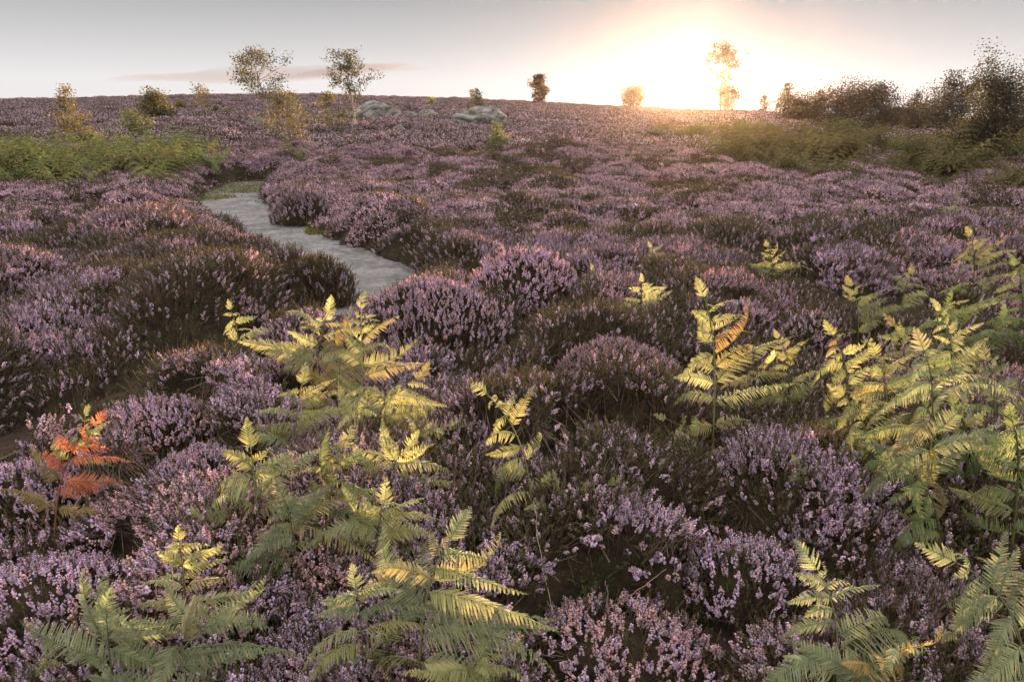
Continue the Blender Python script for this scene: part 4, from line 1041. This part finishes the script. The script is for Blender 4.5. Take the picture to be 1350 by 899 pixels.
twig([(655, 778, .03), (668, 755, .02), (684, 732, 0), (706, 720, -.02)], y1, .0045, 'bleached white dead twig between the large pale fern and the hollow', (.62, .58, .52), branch=[[(660, 768, .03), (672, 766, 0), (684, 768, -.02)], [(655, 778, .03), (640, 770, .04), (628, 772, .05)]])
y2 = ground_at(830, 790, .2)[1]
twig([(802, 802, 0), (830, 785, 0), (856, 768, 0), (878, 750, 0)], y2, .003, 'thin reddish dead twig slanting over the bottom pink heather', (.34, .22, .17))
twig([(801, 802, .02), (801, 785, .01), (798, 766, 0)], y2, .0035, 'short grey upright twig beside the reddish slanting one', (.36, .33, .30))
y3 = ground_at(720, 800, .15)[1]
twig([(727, 800, 0), (716, 752, 0), (708, 700, 0), (704, 660, 0)], y3, .002, 'long thin dry grass stalk hanging below the arching ferns', (.45, .38, .24), name='dry_stalk')
y4 = ground_at(520, 480, .2)[1]
twig([(500, 500, 0), (522, 480, 0), (540, 462, 0)], y4, .003, 'grey forked dead twig under the big rounded heather bush', (.34, .30, .28), branch=[[(522, 480, 0), (530, 478, -.03), (548, 470, -.05)]])
y5 = ground_at(1195, 800, .15)[1]
twig([(1220, 812, 0), (1222, 796, 0), (1212, 776, 0), (1204, 756, 0)], y5, .0025, 'thin forked grey twig between the two bottom right ferns', (.33, .29, .27), branch=[[(1222, 796, 0), (1232, 782, .03), (1240, 768, .05)]])

# ------------------------------------------------------------------ cloud, haze
SUN_PX = (914, 113)
sd = unit(ray(*SUN_PX)); SUN_EL = math.asin(sd[2]); SUN_AZ = math.atan2(sd[0], sd[1])
def cloud(px0, px1, py, thick, Y, label, seed, amp):
    a = at_depth(px0, py[0], Y); b = at_depth(px1, py[1], Y); c = (a + b) / 2; L = np.linalg.norm(b - a) / 2
    bm = bmesh.new(); bmesh.ops.create_icosphere(bm, subdivisions=5, radius=1)
    from mathutils import noise as mn
    T = thick / FPX * Y / 2; off = Vector((seed * 7.1, 3, 1))
    for v in bm.verts:
        q = v.co; k = 1 + .35 * mn.noise(Vector((q.x * 3, q.y * 2, q.z)) + off) + .2 * mn.noise(Vector((q.x * 9, q.y * 3, q.z)) + off)
        v.co = Vector((q.x * L * (1 + .05 * k), q.y * T * 10 * k, q.z * T * k * (1 - .5 * abs(q.x)) + amp * T * mn.noise(Vector((q.x * 2.2, 0, 0)) + off)))
    me = bpy.data.meshes.new('cloud'); bm.to_mesh(me); bm.free(); me.polygons.foreach_set('use_smooth', np.full(len(me.polygons), True))
    m = bpy.data.materials.new('cloud_vapour'); nt, N, Lk = nodes_of(m)
    pv = N.new('ShaderNodeVolumePrincipled'); pv.inputs['Color'].default_value = (.26, .24, .26, 1); pv.inputs['Density'].default_value = .42 / (T * 10); pv.inputs['Anisotropy'].default_value = .1
    out = N.new('ShaderNodeOutputMaterial'); Lk.new(pv.outputs[0], out.inputs['Volume']); me.materials.append(m)
    o = link('cloud', me, None, c); o.rotation_euler = (0, -math.asin((b[2] - a[2]) / (2 * L)), 0)
    tag(o, label, 'cloud', kind='structure')
cloud(150, 556, (107, 90), 16, 4000, 'long thin mauve cloud above the left ridge', 1, .6)
cloud(380, 545, (103, 84), 9, 4100, 'thin mauve wisp at the right end of the long cloud', 2, .4)

HAZE = .000042
x0, x1, y0, y1, z0, z1 = -270, 270, -10, 310, -16, 16
bm = bmesh.new(); bmesh.ops.create_cube(bm, size=1)
for v in bm.verts: v.co = Vector(((v.co.x + .5) * (x1 - x0) + x0, (v.co.y + .5) * (y1 - y0) + y0, (v.co.z + .5) * (z1 - z0) + z0))
me = bpy.data.meshes.new('haze'); bm.to_mesh(me); bm.free()
m = bpy.data.materials.new('evening_haze'); nt, N, L = nodes_of(m)
pv = N.new('ShaderNodeVolumePrincipled'); pv.inputs['Color'].default_value = (.98, .76, .55, 1); pv.inputs['Density'].default_value = HAZE; pv.inputs['Anisotropy'].default_value = .90
out = N.new('ShaderNodeOutputMaterial'); L.new(pv.outputs[0], out.inputs['Volume']); me.materials.append(m)
tag(link('haze', me), 'warm evening haze over the moor', 'haze', kind='stuff')

# ------------------------------------------------------------------ world, sun, camera
w = bpy.data.worlds.new('World'); sc.world = w; w.use_nodes = True
nt = w.node_tree; N, L = nt.nodes, nt.links; N.clear()
sky = N.new('ShaderNodeTexSky'); sky.sky_type = 'NISHITA'; sky.sun_disc = False; sky.sun_elevation = SUN_EL; sky.sun_rotation = SUN_AZ; sky.altitude = 250; sky.air_density = 1.0; sky.dust_density = 1.0
b1 = N.new('ShaderNodeBackground'); b1.inputs['Strength'].default_value = .05; hs = N.new('ShaderNodeHueSaturation'); hs.inputs['Saturation'].default_value = .35; hs.inputs['Value'].default_value = .03; L.new(sky.outputs[0], hs.inputs['Color']); L.new(hs.outputs[0], b1.inputs['Color'])
tc = N.new('ShaderNodeTexCoord'); sx = N.new('ShaderNodeSeparateXYZ'); L.new(tc.outputs['Generated'], sx.inputs[0])
cr = N.new('ShaderNodeValToRGB'); e = cr.color_ramp.elements      # thin high overcast, pale at the skyline; unseen upper dome brightened as ground fill
ST_ = [(0, (.192, .186, .186)), (.04, (.188, .185, .186)), (.09, (.140, .139, .141)), (.16, (.083, .084, .088)), (.33, (.33, .302, .288)), (1, (.41, .372, .355))]
while len(e) < len(ST_): e.new(.5)
for q, (p, c) in enumerate(ST_): e[q].position = p; e[q].color = (*c, 1)
L.new(sx.outputs['Z'], cr.inputs[0])
b2 = N.new('ShaderNodeBackground'); b2.inputs['Strength'].default_value = 1.0; L.new(cr.outputs[0], b2.inputs['Color'])
# aureole round the low sun
dp = N.new('ShaderNodeVectorMath'); dp.operation = 'DOT_PRODUCT'; L.new(tc.outputs['Generated'], dp.inputs[0]); dp.inputs[1].default_value = tuple(sd)
ac = N.new('ShaderNodeMath'); ac.operation = 'ARCCOSINE'; ac.use_clamp = False; L.new(dp.outputs['Value'], ac.inputs[0])
def glow(sig, amp, col):
    m1 = N.new('ShaderNodeMath'); m1.operation = 'MULTIPLY'; m1.inputs[1].default_value = -1 / R(sig); L.new(ac.outputs[0], m1.inputs[0])
    m2 = N.new('ShaderNodeMath'); m2.operation = 'EXPONENT'; L.new(m1.outputs[0], m2.inputs[0])
    m3 = N.new('ShaderNodeMath'); m3.operation = 'MULTIPLY'; m3.inputs[1].default_value = amp; L.new(m2.outputs[0], m3.inputs[0])
    b = N.new('ShaderNodeBackground'); b.inputs['Color'].default_value = (*col, 1); L.new(m3.outputs[0], b.inputs['Strength'])
    return b
parts = [b1, b2, glow(9, .012, (1, .70, .42)), glow(.7, 3.0, (1, .74, .42))]
cur = parts[0].outputs[0]
for p in parts[1:]:
    ad = N.new('ShaderNodeAddShader'); L.new(cur, ad.inputs[0]); L.new(p.outputs[0], ad.inputs[1]); cur = ad.outputs[0]
wo = N.new('ShaderNodeOutputWorld'); L.new(cur, wo.inputs['Surface'])

ld = bpy.data.lights.new('sun', 'SUN'); ld.energy = 5.0; ld.angle = R(.53); ld.color = (1, .63, .36)
lo = bpy.data.objects.new('sun', ld); C.objects.link(lo); lo.rotation_euler = Vector(sd).to_track_quat('Z', 'Y').to_euler(); lo.location = Vector(sd) * 60

cd = bpy.data.cameras.new('camera'); cd.sensor_width = 36; cd.lens = 24; cd.clip_end = 12000; cd.clip_start = .05
co = bpy.data.objects.new('camera', cd); C.objects.link(co); co.location = (0, 0, CAMH); co.rotation_euler = (R(90) - PITCH, 0, 0)
sc.camera = co
sc.view_settings.view_transform = 'Standard'; sc.view_settings.look = 'None'; sc.view_settings.exposure = 2.15; sc.view_settings.gamma = 1
cy = sc.cycles
cy.max_bounces = 6; cy.diffuse_bounces = 3; cy.glossy_bounces = 2; cy.transmission_bounces = 4; cy.volume_bounces = 0; cy.transparent_max_bounces = 4
cy.use_denoising = True
cy.sample_clamp_indirect = 6
print('done building')
